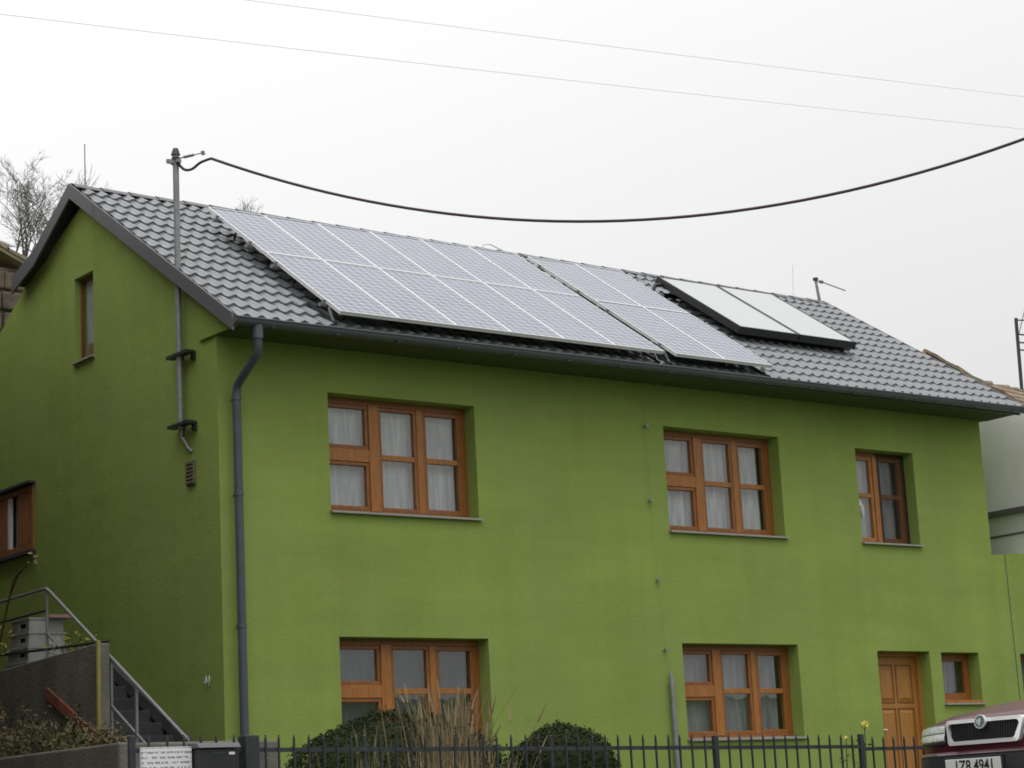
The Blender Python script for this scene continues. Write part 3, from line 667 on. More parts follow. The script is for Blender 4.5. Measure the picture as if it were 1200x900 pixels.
ar = MB().tube([(13.12, 3.32, 8.42), (13.25, 3.32, 8.42), (13.80, 3.32, 8.335)], .010, 6); ar.disc((13.24, 3.32, 8.42), (1, 0, 0), .03, 8, .06); ar.build('arm', GALV, t)
t = thing('ridge_hook', (6.3, 3.30, ridge_z(6.3)), 'small bent wire holder on the ridge above the solar panels', 'wire holder')
MB().tube([(6.28, 3.30, ridge_z(6.3) - .03), (6.30, 3.30, 8.155), (6.42, 3.30, 8.18), (6.55, 3.30, 8.14), (6.72, 3.30, 8.09)], .009, 6).build('rod', WIRE, t)

# ================================================================== solar panels
def axes_at(x, s0, o0, s1, o1):
    p = OR(x, s0, o0); q = OR(x, s1, o1); ay = (q - p).normalized(); ax = Vector((1, 0, 0)); az = ax.cross(ay).normalized(); return p, ax, ay, az, (q - p).length
def array(xa, xb, sb, sm, st_, cols, lab):
    def off(s): return .20 + .10 * (s - sb) / (st_ - sb)
    wd = (xb - xa) / cols
    rk = thing('solar_array', OR((xa + xb) / 2, sb, 0), lab, 'solar array', 'photovoltaic arrays on the front roof slope')
    inv = Matrix.Translation(-rk.location)
    for rname, s0, s1 in (('lower', sb, sm), ('upper', sm, st_)):
        for c in range(cols):
            x = xa + c * wd; p, ax, ay, az, L = axes_at(x, s0, off(s0), s1, off(s1))
            M = Matrix(((ax.x, ay.x, az.x, p.x), (ax.y, ay.y, az.y, p.y), (ax.z, ay.z, az.z, p.z), (0, 0, 0, 1)))
            g_ = .004; W_, f = wd - g_, .019; L2 = L - .010
            mb = MB()
            for b in ((g_, W_, 0, f, -.04, .004), (g_, W_, L2 - f, L2, -.04, .004), (g_, g_ + f, f, L2 - f, -.04, .0035), (W_ - f, W_, f, L2 - f, -.04, .0035)): mb.box(*b)
            e = mb.build('solar_panel', ALU, None); e.parent = rk; e.matrix_local = inv @ M; ORG[e.name] = Vector((0, 0, 0))
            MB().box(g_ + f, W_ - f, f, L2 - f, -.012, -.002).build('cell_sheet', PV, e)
    for s in (sb + .35, sm - .35, sm + .35, st_ - .35):
        MB().bar(OR(xa - .07, s, off(s) - .062), OR(xb + .07, s, off(s) - .062), .045, .04).build('rail', GALV, rk)
        x = xa + .28
        while x < xb - .1:
            MB().bar(OR(x, s - .02, .0), OR(x, s - .02, off(s) - .06), .025, .02).build('roof_hook', DARKIRON, rk)
            x += (xb - xa + .08) / max(2, round((xb - xa) / 1.2))
        for x in (xa - .04, xb + .04):
            MB().bar(OR(x, s - .03, off(s) - .05), OR(x, s - .03, off(s) + .012), .03, .035).build('end_clamp', GALV, rk)
    for x in (xa - .0, xb + .0):
        MB().bar(OR(x, sb + .02, .04), OR(x, sb + .7, .05), .03, .03).build('slope_rail', DARKIRON, rk)
        MB().bar(OR(x, sb + .05, .03), OR(x, sb + .25, off(sb) - .05), .02, .02).build('strut', GALV, rk)
array(1.17, 6.01, 0.0, 1.935, 3.57, 6, 'long grey-blue solar panel array of six columns and two rows on the roof')
array(6.19, 7.88, -.03, 1.85, 3.52, 2, 'short grey-blue solar panel array of two columns beside the white collectors')
for k, (xa, xb) in enumerate(((8.66, 9.815), (9.83, 10.99))):
    p, ax, ay, az, L = axes_at(xa, 1.59, .23, 3.60, .28)
    e = bpy.data.objects.new('solar_collector', None); COL.objects.link(e)
    e.matrix_world = Matrix(((ax.x, ay.x, az.x, p.x), (ax.y, ay.y, az.y, p.y), (ax.z, ay.z, az.z, p.z), (0, 0, 0, 1)))
    tag(e, ('white glazed thermal collector in a black frame, beside the solar panels', 'white glazed thermal collector in a black frame, farther from the solar panels')[k], 'solar collector', 'thermal collectors on the roof')
    W_ = xb - xa; mb = MB(); f = .028
    for b in ((0, W_, 0, f, -.105, .004), (0, W_, L - f, L, -.105, .004), (0, f, f, L - f, -.105, .003), (W_ - f, W_, f, L - f, -.105, .003)): mb.box(*b)
    mb.box(f, W_ - f, f, L - f, -.10, -.08); mb.build('casing', COLFR, e, bevel=.004)
    MB().box(f, W_ - f, f, L - f, -.012, -.003).build('glass_cover', COLG, e)
rk = thing('mounting_rack', OR(9.8, 1.6, 0), 'black rails carrying the pair of white collectors', 'mounting rack')
for s in (1.75, 3.35):
    MB().bar(OR(8.6, s, .075), OR(11.05, s, .075), .05, .05).build('rail', COLFR, rk)
    for x in (8.75, 9.82, 10.9): MB().bar(OR(x, s, 0), OR(x, s, .08), .04, .02).build('roof_hook', GALV, rk)
fl = thing('pipe_entry', OR(8.5, 3.4, .02), 'grey pipe flashing on the roof between solar panels and white collectors', 'pipe flashing')
MB().hexa([OR(8.35, 3.2, .02), OR(8.6, 3.2, .02), OR(8.6, 3.55, .02), OR(8.35, 3.55, .02)], [OR(8.4, 3.25, .12), OR(8.58, 3.25, .12), OR(8.58, 3.5, .08), OR(8.4, 3.5, .08)]).build('flashing', GALV, fl)
MB().tube([OR(8.5, 3.4, .08), OR(8.55, 3.45, .18), OR(8.7, 3.45, .20)], .03, 8).build('pipe', COLFR, fl, smooth=50)

# ================================================================== neighbour on the right
NB = thing('neighbour_house', (16.5, 3, -.3), 'grey rendered neighbouring house with a sagging old tan tile roof', 'house')
MB().hexa([(13.8, -.1, -.8), (21, -.1, -.8), (21, 6, -.8), (13.8, 6, -.8)], [(13.8, -.1, 5.70), (21, -.1, 5.0), (21, 6, 5.0), (13.8, 6, 6.05)]).build('wall', GREYWALL, NB)
MB().box(13.70, 13.80, -.3, 6, 4.16, 4.235).build('ledge', FASCIA, NB)
MB().box(13.782, 13.80, -.25, 6, 3.845, 3.87).build('trim', FASCIA, NB)
TT = [(13.0, 7.62), (14.4, 7.12), (14.95, 6.90), (15.55, 6.72), (16.9, 6.62), (18, 6.5), (21, 6.3)]
def nt_top(x):
    for (a, za), (b, zb_) in zip(TT[:-1], TT[1:]):
        if a <= x <= b: return za + (zb_ - za) * (x - a) / (b - a)
    return TT[-1][1]
def NP(x, s): return Vector((x - .6 * s, 2.2 - 2.4 * s, nt_top(x) - 1.45 * s))
nr = MB(); xsn = [14.34 + .35 * k for k in range(19)]
nr.grid([[NP(x, s) - Vector((0, 0, .05)) for s in (0, .85)] for x in xsn]); nr.grid([[NP(x, s) - Vector((0, 0, .10)) for s in (0, .85)] for x in xsn])
nr.poly([NP(14.34, 0) - Vector((0, 0, .05)), NP(14.34, .85) - Vector((0, 0, .05)), NP(14.34, .85) - Vector((0, 0, .10)), NP(14.34, 0) - Vector((0, 0, .10))])
nr.grid([[NP(x, 0) - Vector((0, 0, .05)), Vector((x, 6.2, nt_top(x) - 1.5))] for x in xsn])
NRF = nr.build('roof', OLDTILE, NB)
rr = random.Random(3)
for c in range(14):
    for q in range(7):
        x = 14.34 + c * .26 + (.13 if q % 2 else 0); s = q / 9 - .01
        a, b = NP(x, s + .135), NP(x, s)
        c2, d2 = NP(x + .245, s + .135), NP(x + .245, s)
        l = Vector((0, 0, .035 + rr.uniform(0, .025))); l2 = Vector((0, 0, .0 + rr.uniform(0, .01)))
        MB().hexa([a - Vector((0, 0, .02)), c2 - Vector((0, 0, .02)), d2 - Vector((0, 0, .03)), b - Vector((0, 0, .03))], [a + l, c2 + l, d2 + l2, b + l2]).build('roof_tile', OLDTILE if (c + q) % 3 else OLDTILE_R, NRF, fix=False)
for k in range(16):
    x = 14.34 + k * .22; p = NP(x, 0); l = rr.uniform(-.03, .0)
    MB().tube([p + Vector((0, .02, .0 + l)), NP(x + .25, 0) + Vector((0, .02, .02 + l))], .05, 8, r1=.062).build('ridge_tile', OLDTILE_R if k < 2 else OLDTILE, NRF, smooth=40)
# low green annex
AN = thing('green_annex', (14, .4, -.3), 'low green rendered annex wall joining the grey neighbouring house', 'annex')
an = MB(); wall(an, 12.835, 15.6, -.8, [(12.835, 3.465), (15.6, 3.66)], [(13.27, 14.1, 1.3, 2.03)], lambda u, v, d: (u, .02 + d, v), .3)
an.poly([(12.835, .02, 3.465), (15.6, .02, 3.66), (15.6, .32, 3.66), (12.835, .32, 3.465)]); an.build('wall', GREEN, AN)
MB().tube([(13.14, .012, 3.49), (13.17, .012, 1.0), (13.18, .012, -.3)], .004, 6).build('wall_cable', PIPE, AN)
W = bars(ring(13.26, 14.11, 1.3, 2.03, .08, YF + .02, YF + .1), 'window', WOOD, AN)
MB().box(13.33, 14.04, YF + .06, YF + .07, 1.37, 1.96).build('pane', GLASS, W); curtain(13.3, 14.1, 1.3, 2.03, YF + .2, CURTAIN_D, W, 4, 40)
# antenna behind the neighbour roof
AT = thing('tv_antenna', (16.6, 2.2, 6.6), 'dark television aerial mast with crossbars above the tan tile roof', 'antenna')
def onY(px, py, Y):
    d = cam_right * ((px - 600) / 2463.03) + cam_up * ((450 - py) / 2463.03) + cam_fwd
    return CAM + d * ((Y - CAM.y) / d.y)
b0, b1 = onY(1197.5, 458, 2.2), onY(1190.5, 373, 2.2)
MB().tube([b0 + (b0 - b1) * .15, b1], .03, 8).build('mast', DARKIRON, AT)
bm_ = MB(); p = b1 + Vector((.02, 0, -.03)); bm_.tube([p, p + Vector((.9, -.1, .06))], .012, 6)
bm_.build('boom', DARKIRON, AT)
for k in range(5):
    q = p + Vector((.14 + .16 * k, -.015 * k, .01)); MB().tube([q + Vector((0, .1, -.22)), q + Vector((0, -.1, .22))], .008, 6).build('element', GALV, AT)
for z in (-.28, -.42, -.55):
    q = b1 + (b0 - b1).normalized() * -z; MB().tube([q, q + Vector((.45, 0, .02))], .014, 6).build('crossbar', DARKIRON, AT)

# ================================================================== behind and left
BN = thing('old_barn', (-2, 9, 1.9), 'old dark stone barn with a tan tiled roof behind the gable', 'barn')
MB().box(-6, .97, 7.0, 12, 1.5, 8.02).build('wall', STONE, BN)
BR = MB().hexa([(-6.2, 6.85, 11.2), (.86, 6.85, 8.05), (.86, 12.2, 8.05), (-6.2, 12.2, 11.2)], [(-6.2, 6.85, 11.4), (.86, 6.85, 8.12), (.86, 12.2, 8.12), (-6.2, 12.2, 11.4)]).build('roof', OLDTILE, BN)
for c in range(7):
    for q in range(5):
        x1_ = .90 - c * .3; x0_ = x1_ - .33; y = 6.83 + q * .21
        zf = lambda x: 8.12 + (.86 - x) * .4646
        MB().hexa([(x0_, y, zf(x0_) - .02), (x1_, y, zf(x1_) - .01), (x1_, y + .2, zf(x1_) - .01), (x0_, y + .2, zf(x0_) - .02)],
                  [(x0_, y, zf(x0_) + .02), (x1_, y, zf(x1_) + .05 + rr.uniform(0, .02)), (x1_, y + .2, zf(x1_) + .05), (x0_, y + .2, zf(x0_) + .02)]).build('roof_tile', OLDTILE, BR)
for k in range(24):
    x = .86 - (k % 4) * .3 - rr.uniform(0, .05); z = 6.2 + (k // 4) * .3
    MB().box(x - .27, x + rr.uniform(0, .03), 6.95 - rr.uniform(0, .04), 7.02, z, z + .26).build('stone', STONE, BN, bevel=.03)
# unseen house added to the left, its volumes shaped to shade the gable
LH = thing('shade_house', (-7, 4, -1), 'unseen cream house added to shade the green gable', 'house')
lw = MB(); wall(lw, -1.0, 12, -2, [(-1.0, 8.0), (12, 8.0)], [(-.2, .9, 2.6, 3.9)], lambda u, v, d: (-3.7 - d, u, v), .25)
lw.box(-11, -4.0, -1.0, 12, -2, 7.98); lw.box(-4.1, -2.2, 1.7, 11.9, -2, 7.94); lw.box(-11, -5.9, -5.6, -1.0, -2, 7.96); lw.build('wall', CREAMWALL, LH)
MB().hexa([(-3.5, -1.2, 7.9), (-3.5, 12.3, 7.9), (-11.4, 12.3, 7.9), (-11.4, -1.2, 7.9)], [(-7.2, -1.2, 11), (-7.2, 12.3, 11), (-7.5, 12.3, 11), (-7.5, -1.2, 11)]).hexa([(-5.75, -5.8, 7.9), (-5.75, -1.21, 7.9), (-11.4, -1.21, 7.9), (-11.4, -5.8, 7.9)], [(-8.5, -5.8, 10.0), (-8.5, -1.21, 10.0), (-8.7, -1.21, 10.0), (-8.7, -5.8, 10.0)]).hexa([(-2.05, 1.5, 7.95), (-2.05, 12.2, 7.95), (-4.2, 12.2, 7.95), (-4.2, 1.5, 7.95)], [(-2.05, 1.5, 8.0), (-2.05, 12.2, 8.0), (-4.2, 12.2, 8.9), (-4.2, 1.5, 8.9)]).build('roof', OLDTILE_R, LH)
for a in (-.2,):
    W = bars([(-3.9, -3.83, a, a + .08, 2.6, 3.9), (-3.9, -3.83, a + 1.02, a + 1.1, 2.6, 3.9), (-3.9, -3.831, a + .08, a + 1.02, 3.82, 3.9), (-3.9, -3.831, a + .08, a + 1.02, 2.6, 2.68), (-3.9, -3.832, a + .5, a + .6, 2.68, 3.82)], 'window', SHUTTER, LH)
    MB().box(-3.88, -3.87, a + .08, a + 1.02, 2.68, 3.82).build('pane', CARGLASS, W)

# ================================================================== stairs, terrace wall, railing
ST = thing('stairs', (-.5, 1, -.2), 'dark concrete outdoor stairs climbing along the green gable wall', 'stairs')
n = 13
for k in range(n):
    y = -.95 + k * .283; z = .02 + k * .158
    MB().box(-1.06, -.004, y, y + .30 + (3.3 if k == n - 1 else 0), -.8, z).build('step', STEP, ST, bevel=.008)
MB().hexa([(-.06, -.95, .02), (-.003, -.95, .02), (-.003, -.95, .20), (-.06, -.95, .20)], [(-.06, 2.6, 1.92), (-.003, 2.6, 1.92), (-.003, 2.6, 2.06), (-.06, 2.6, 2.06)]).build('skirting', STEP, ST)
RW = MB().hexa([(-1.22, .55, -.8), (-1.07, .55, -.8), (-1.07, 6.5, -.8), (-1.22, 6.5, -.8)], [(-1.22, .55, 2.09), (-1.07, .55, 2.09), (-1.07, 6.5, 1.90), (-1.22, 6.5, 1.90)]).build('retaining_wall', CONC, bevel=.015)
tag(RW, 'weathered grey concrete side wall of the terrace beside the stairs', 'wall')
RL = thing('stair_railing', (-1.02, -1, .1), 'thin grey tube handrail beside the outdoor stairs and terrace', 'railing')
xr = -1.02
def hz_(y): return .98 + (y + 1.02) * .5865
MB().tube([(xr, -1.10, .72), (xr, -1.09, .90), (xr, -1.03, .985), (xr, -.95, hz_(-.95)), (xr, 2.12, hz_(2.12)), (xr, 2.22, 2.87), (xr, 2.35, 2.87), (xr, 5.6, 2.83)], .020, 8).build('handrail', GALV, RL, smooth=50)
MB().tube([(xr, -1.0, .47), (xr, 2.2, 2.36)], .015, 8).build('lower_rail', GALV, RL, smooth=50)
MB().tube([(xr, -.6, .40), (xr, 2.2, 2.05)], .013, 8).build('lower_rail', GALV, RL, smooth=50)
MB().tube([(xr, .66, 2.12), (xr, 5.6, 2.31)], .016, 8).build('terrace_rail', DARKIRON, RL, smooth=50)
MB().tube([(xr, 2.2, 2.62), (xr, 5.6, 2.60)], .014, 8).build('terrace_rail', DARKIRON, RL, smooth=50)
for y, z0 in ((-1.10, .0), (.05, .5), (.62, .9), (2.2, 1.9), (3.9, 1.9), (5.6, 1.9)):
    MB().tube([(xr, y, z0 - .1), (xr, y, min(hz_(y), 2.86) if y > -1 else .74)], .018, 8).build('post', GALV, RL, smooth=50)
YP = MB().tube([(-1.27, .42, .6), (-1.27, .42, 2.10)], .026, 10).build('yellow_pole', YELLOW, smooth=40)
tag(YP, 'weathered yellow upright pole at the corner of the terrace wall', 'pole')
RBD = MB().bar((-1.245, 1.75, 1.66), (-1.245, -.05, .80), .03, .12).build('red_board', REDB, bevel=.006)
tag(RBD, 'faded red sloping board leaning along the concrete terrace wall', 'board')
WP = MB().box(-1.33, -1.24, 3.12, 3.32, .8, 2.55).build('timber_post', TIMBER, bevel=.01)
tag(WP, 'pale timber post against the terrace wall below the gable window', 'post')
bed = MB().box(-2.55, -1.22, -2.7, 1.69, -.8, .80).box(-2.19, -1.22, 1.69, 6.5, -.8, .80).build('planting_bed', SOIL); struct(bed)
cb = MB().hexa([(-2.70, -2.85, -1.2), (-2.55, -2.85, -1.2), (-2.55, 1.68, -1.2), (-2.70, 1.68, -1.2)], [(-2.70, -2.85, .865), (-2.55, -2.85, .865), (-2.55, 1.68, .87), (-2.70, 1.68, .87)])
cb.box(-2.55, -1.06, -2.85, -2.70, -1.2, .86)
tag(cb.build('bed_kerb_wall', CONC, bevel=.02), 'low pale concrete kerb wall edging the weedy raised bed', 'wall')
# stacked crates on the terrace
cx, cy = -.72, 3.02
for k in range(4):
    z = 1.93 + k * .17; w_ = .30 - k * .022; dy = k * .035
    C_ = thing('plastic_crate', (cx, cy, z), 'grey slotted plastic crate on the terrace, %s of its stack' % ('lowest', 'second from bottom', 'second from top', 'topmost')[k], 'crate', 'crates stacked on the terrace')
    y0, y1 = cy - .30 + dy, cy + .30 - .0 * dy; x0, x1 = cx - w_, cx + .2
    body = MB()
    for b in ((x0, x1, y0, y0 + .02, z, z + .16), (x0, x1, y1 - .02, y1, z, z + .16), (x1 - .02, x1, y0 + .02, y1 - .02, z, z + .16), (x0 + .02, x1 - .02, y0 + .02, y1 - .02, z + .002, z + .015)): body.box(*b)
    # slotted face: solid with one open handle slot near the end
    body.box(x0, x0 + .02, y0 + .02, y0 + .10, z, z + .16); body.box(x0, x0 + .02, y0 + .10, y0 + .26, z, z + .055); body.box(x0, x0 + .02, y0 + .10, y0 + .26, z + .105, z + .16); body.box(x0, x0 + .02, y0 + .26, y1 - .02, z, z + .16)
    body.build('shell', CRATE, C_, bevel=.006)
    MB().box(x0 - .012, x1 + .012, y0 - .012, y1 + .012, z + .148, z + .166).build('rim', CRATE, C_)
pk = MB().box(-.75, -.45, 2.72, 2.95, 2.60, 2.64).build('pink_board', mat('pinkish_tray', (.40, .26, .24), .7)); tag(pk, 'small pinkish tray lying on top of the crate stack', 'tray')

# ================================================================== plants
def leaf_cloud(name, pts, nrm, size, material, parent, asp=.55, jitter=.8):
    P = np.asarray(pts, float); N = len(P); n = np.asarray(nrm, float) + rng.normal(0, jitter, (N, 3)); n /= np.linalg.norm(n, axis=1)[:, None]
    r_ = rng.normal(0, 1, (N, 3)); a = np.cross(n, r_); a /= np.linalg.norm(a, axis=1)[:, None]; b = np.cross(n, a)
    sz = size * rng.uniform(.6, 1.3, (N, 1)); a = a * sz; b = b * sz * asp
    off = np.array(ORG.get(parent.name, Vector((0, 0, 0))))
    v = np.stack([P - a, P + b * .9 + n * sz * .15, P + a, P - b * .9 + n * sz * .15], 1).reshape(-1, 3) - off
    me = bpy.data.meshes.new(name); me.from_pydata(v.tolist(), [], np.arange(4 * N).reshape(N, 4).tolist()); me.materials.append(material)
    o = bpy.data.objects.new(name, me); COL.objects.link(o); o.parent = parent; ORG[o.name] = Vector(off); return o
def topiary(x, y, zc, rx_, rz_, n, label):
    T = thing('box_shrub', (x, y, -.2), label, 'shrub', 'clipped shrubs behind the fence')
    u = rng.normal(0, 1, (n, 3)); u /= np.linalg.norm(u, axis=1)[:, None]
    lump = 1 + .02 * np.sin(u[:, 0] * 7 + 1) * np.sin(u[:, 1] * 6) + .02 * np.sin(u[:, 2] * 9 + u[:, 0] * 5)
    k = np.clip(rng.normal(.955, .03, n), .85, 1.07) * lump
    P = np.stack([x + u[:, 0] * rx_ * k, y + u[:, 1] * rx_ * k, zc + u[:, 2] * rz_ * k], 1)
    leaf_cloud('foliage', P[P[:, 2] > -.15], u[P[:, 2] > -.15], .018, LEAFD, T)
    # inner mass of twigs and leaves
    rings_ = [[(x + rx_ * .88 * math.cos(t) * math.sin(p), y + rx_ * .88 * math.sin(t) * math.sin(p), zc + rz_ * .88 * math.cos(p)) for t in [6.2832 * j / 20 for j in range(21)]] for p in [math.pi * i / 12 for i in range(13)]]
    MB().grid(rings_).build('twig_mass', LEAFD, T, smooth=60)
    MB().tube([(x, y, -.35), (x, y, zc)], .05, 6).build('trunk', BARK, T)
topiary(-1.20, -5.0, .20, 1.03, .78, 30000, 'large rounded dark clipped shrub behind the tall dry grass')
topiary(.60, -5.0, .28, .545, .57, 13000, 'small round dark clipped shrub behind the iron fence')
# dry ornamental grass
def grass_clump(x, y, zb, n, h, spread, label, mats_, heads=True):
    T = thing('dry_grass_clump', (x, y, zb), label, 'grass clump')
    for mi, mt in enumerate(mats_):
        mb = MB()
        for k in range(n // len(mats_)):
            a = rng.uniform(0, 6.28); r0 = abs(rng.normal(0, spread * .35)); hh = h * rng.uniform(.5, 1.08); lean = rng.normal(0, .16) ; la = rng.uniform(0, 6.28)
            p0 = Vector((x + r0 * math.cos(a), y + r0 * math.sin(a) * .6, zb)); pts = []
            for j in range(5):
                t = j / 4; pts.append(p0 + Vector((math.cos(la) * lean * hh * t * t + r0 * math.cos(a) * .35 * t, math.sin(la) * lean * hh * t * t, hh * t * (1 - .08 * abs(lean) * t))))
            mb.tube(pts, .0045, 3, False, r1=.0018)
            if heads and rng.random() < .45:
                d = (pts[-1] - pts[-2]).normalized(); mb.tube([pts[-1] - d * .12, pts[-1] - d * .04, pts[-1] + d * .04], .009, 5, r1=.003)
            if rng.random() < .5:
                q = pts[2]; la2 = rng.uniform(0, 6.28); l = rng.uniform(.15, .35)
                mb.tube([q, q + Vector((math.cos(la2) * l * .5, math.sin(la2) * l * .5, l * .35)), q + Vector((math.cos(la2) * l, math.sin(la2) * l, -l * .1))], .004, 3, False, r1=.001)
        mb.build('stems', mt, T, smooth=60, fix=False)
grass_clump(-1.45, -6.2, -.25, 270, 1.28, .66, 'tall dry straw-coloured grass in front of the large clipped shrub', (STRAW, STRAWD, STRAW))
grass_clump(-2.35, -6.3, -.25, 60, .95, .6, 'low sparse greenish grass tuft between the fence and the large clipped shrub', (STRAWD, GREENSTEM))
# weeds on the raised bed
def weed(x, y, zb, n, h, sp, label, lm, sz=.03, name='weed_plant', cat='plant', group=None):
    T = thing(name, (x, y, zb), label, cat, group); mb = MB(); P = []
    for k in range(n):
        a = rng.uniform(0, 6.28); l = rng.uniform(.4, 1.0); r_ = sp * rng.uniform(.2, 1)
        q = [Vector((x, y, zb)) + Vector((math.cos(a) * r_ * t, math.sin(a) * r_ * t, h * l * (t ** .8))) for t in (0, .35, .7, 1)]
        q = [p + Vector(rng.normal(0, .02, 3)) for p in q]; q[0] = Vector((x, y, zb - .02))
        mb.tube(q, .006, 4, False, r1=.002)
        for t in range(10): P.append(q[1].lerp(q[3], rng.uniform(0, 1)) + Vector(rng.normal(0, .035, 3)))
    mb.build('stems', STRAWD, T, fix=False); leaf_cloud('leaves', P, [(0, -.3, 1)] * len(P), sz, lm, T)
names = ['beside the yellow pole', 'in the middle of the concrete terrace wall', 'under the red board', 'near the kerb corner', 'by the timber post', 'against the kerb wall', 'between the yellow pole and timber post', 'just inside the kerb below the yellow pole']
for (x, y, h, sp, k, lm) in ((-1.6, .6, .55, .35, 0, LEAFW), (-1.7, 1.6, .75, .45, 1, STRAWD), (-1.55, .1, .45, .35, 2, LEAFW), (-2.1, -1.4, .30, .25, 3, STRAWD), (-1.6, 2.7, .85, .5, 4, LEAFW), (-2.2, .6, .45, .4, 5, LEAFW), (-1.45, 1.15, .70, .40, 6, LEAFW), (-1.9, -.3, .40, .40, 7, LEAFW)):
    weed(x, y, .80, 26, h, sp, 'scrubby brownish weed growing on the raised bed %s' % names[k], lm)
weed(-1.0, 1.75, 2.02, 7, .34, .38, 'small yellow-leaved plant trailing over the top of the terrace wall', LEAFY, .03)
RS = thing('rose_branch', (-1.15, 3.35, 1.9), 'bare reddish climbing stem with a few pale leaves at the terrace rail', 'climbing plant')
TW_ = mat('reddish_stem', (.09, .035, .022), .8)
q = [Vector((-1.12, 3.4, 1.92)), Vector((-1.12, 3.25, 2.4)), Vector((-1.1, 3.05, 2.85)), Vector((-1.08, 2.85, 3.1)), Vector((-1.05, 2.5, 3.26))]
MB().tube(q, .016, 6, r1=.008).tube([q[2], q[2] + Vector((0, -.12, .2)), q[2] + Vector((.02, -.3, .3))], .009, 5).build('stem', TW_, RS, smooth=60)
leaf_cloud('leaves', [q[4] + Vector(rng.normal(0, .05, 3)) for _ in range(10)], [(-.5, -.5, .7)] * 10, .03, mat('pale_leaf', (.30, .27, .17), .7), RS)
leaf_cloud('leaves', [q[1] + Vector(rng.normal(0, .09, 3)) for _ in range(24)], [(-.5, -.5, .7)] * 24, .035, LEAFY, RS)
# yellow roses by the fence post
def rose(x, y, z, r_, label):
    T = thing('yellow_rose', (x, y, -.3), label, 'rose', 'yellow roses by the fence')
    MB().tube([(x - .05, y + .02, -.3), (x - .02, y, z * .5), (x, y, z - .02)], .008, 5, r1=.005).build('stem', GREENSTEM, T)
    u = rng.normal(0, 1, (70, 3)); u /= np.linalg.norm(u, axis=1)[:, None]
    leaf_cloud('blossom', np.array([x, y, z]) + u * r_ * rng.uniform(.4, .9, (70, 1)), u, r_ * .55, ROSE, T, .9, .4)
    P = [(x - .03 + rng.normal(0, .05), y + rng.normal(0, .04), rng.uniform(-.2, z - .14)) for _ in range(40)]
    leaf_cloud('leaves', P, [(0, -.4, 1)] * 40, .03, LEAFW, T)
p = onY(1013, 849.5, -6.86); rose(p.x, p.y, p.z, .034, 'larger yellow rose bloom behind the top of the fence post')
p = onY(991.5, 865, -6.86); rose(p.x, p.y, p.z, .018, 'tiny pale yellow rose bud between the fence bars')

# bare trees
def bare_tree(x, y, zb, trunk_len, crown_len, spread, label, seed, r0=.08, depth=6, lean=(0, 0)):
    rr = random.Random(seed); T = thing('bare_tree', (x, y, zb), label, 'tree', 'leafless trees behind the roof')
    tr = MB(); cr = MB(); stats = [0]
    def grow(p, d, L, r_, lev):
        stats[0] += 1
        n = 3; pts = [p]; q = p.copy(); dd = d.copy()
        for k in range(n):
            wv = .10 if lev else 0
            dd = (dd + Vector((rr.gauss(0, wv), rr.gauss(0, wv), .05 + rr.gauss(0, wv * .6)))).normalized(); q = q + dd * (L / n); pts.append(q.copy())
        (tr if lev < 1 else cr).tube(pts, r_, 6 if lev < 2 else (4 if lev < 4 else 3), False, r1=r_ * .62)
        if lev >= depth: return
        for k in range(rr.choice((2, 3, 3)) if lev > 0 else 6):
            t = rr.uniform(.35, 1) if lev else rr.uniform(.85, 1); o = pts[min(n, int(t * n + .5))]
            ax = Vector((rr.gauss(0, 1), rr.gauss(0, 1), rr.gauss(0, .5))).normalized()
            nd = (dd + ax * rr.uniform(.45, .95) * spread).normalized()
            grow(o, nd, (L if lev else crown_len) * rr.uniform(.58, .82), max(r_ * rr.uniform(.45, .60), .003), lev + 1)
    grow(Vector((x, y, zb)), Vector((lean[0], lean[1], 1)).normalized(), trunk_len, r0, 0)
    tr.build('trunk', BARK, T, smooth=60, fix=False); cr.build('crown', BARK, T, smooth=60, fix=False)
bare_tree(3.3, 12.0, 3.0, 6.0, 1.35, 1.1, 'bare branching tree rising behind the rear roof edge of the gable', 4, .06, 7)
bare_tree(4.95, 13.5, 3.0, 7.65, .72, .9, 'slight bare tree with twigs just showing over the ridge by the gable peak', 11, .04, 5)
bare_tree(8.8, 14.5, 3.0, 8.02, .66, .9, 'faint bare tree tips showing above the ridge near the solar array corner', 23, .035, 5)

# ================================================================== fence, sign, mailbox
FE = thing('iron_fence', (-1, -7, -.4), 'dark iron bar fence along the front garden', 'fence')
FY = -7.0
posts = [-4.71, -3.80, -2.83, -1.10, .63, 2.36, 4.09, 5.82, 7.55]
def rail_z(x): return .585 - .0155 * (x + 3.8) if x < 2.36 else .47 - .006 * (x - 2.36)
for a, b in zip(posts[:-1], posts[1:]):
    for dz in (0, -.72):
        MB().bar((a, FY, rail_z(a + .01) + dz), (b, FY, rail_z(b - .01) + dz), .022, .03).build('rail', DARKIRON, FE)
    n = max(2, round((b - a) / .1285)); 
    for k in range(1, n):
        x = a + (b - a) * k / n; z = rail_z(x); j = rr.uniform(-.008, .008)
        mb = MB().box(x - .006 + j, x + .006 + j, FY - .022, FY - .007, z - .80, z + .075)
        i = len(mb.v); mb.hexa([(x - .006 + j, FY - .022, z + .075), (x + .006 + j, FY - .022, z + .075), (x + .006 + j, FY - .007, z + .075), (x - .006 + j, FY - .007, z + .075)], [(x - .003 + j, FY - .016, z + .105)] * 1 + [(x + .003 + j, FY - .016, z + .105), (x + .003 + j, FY - .012, z + .105), (x - .003 + j, FY - .012, z + .105)])
        mb.build('bar', DARKIRON, FE)
for x in posts:
    w_ = .056 if abs(x + 3.80) < .01 else (.012 if x in (-2.83, -1.10) else .022)
    MB().box(x - w_, x + w_, FY - w_, FY + w_, -.8, rail_z(x) + (.13 if x > 2 else .10)).build('post', DARKIRON, FE, bevel=.006)
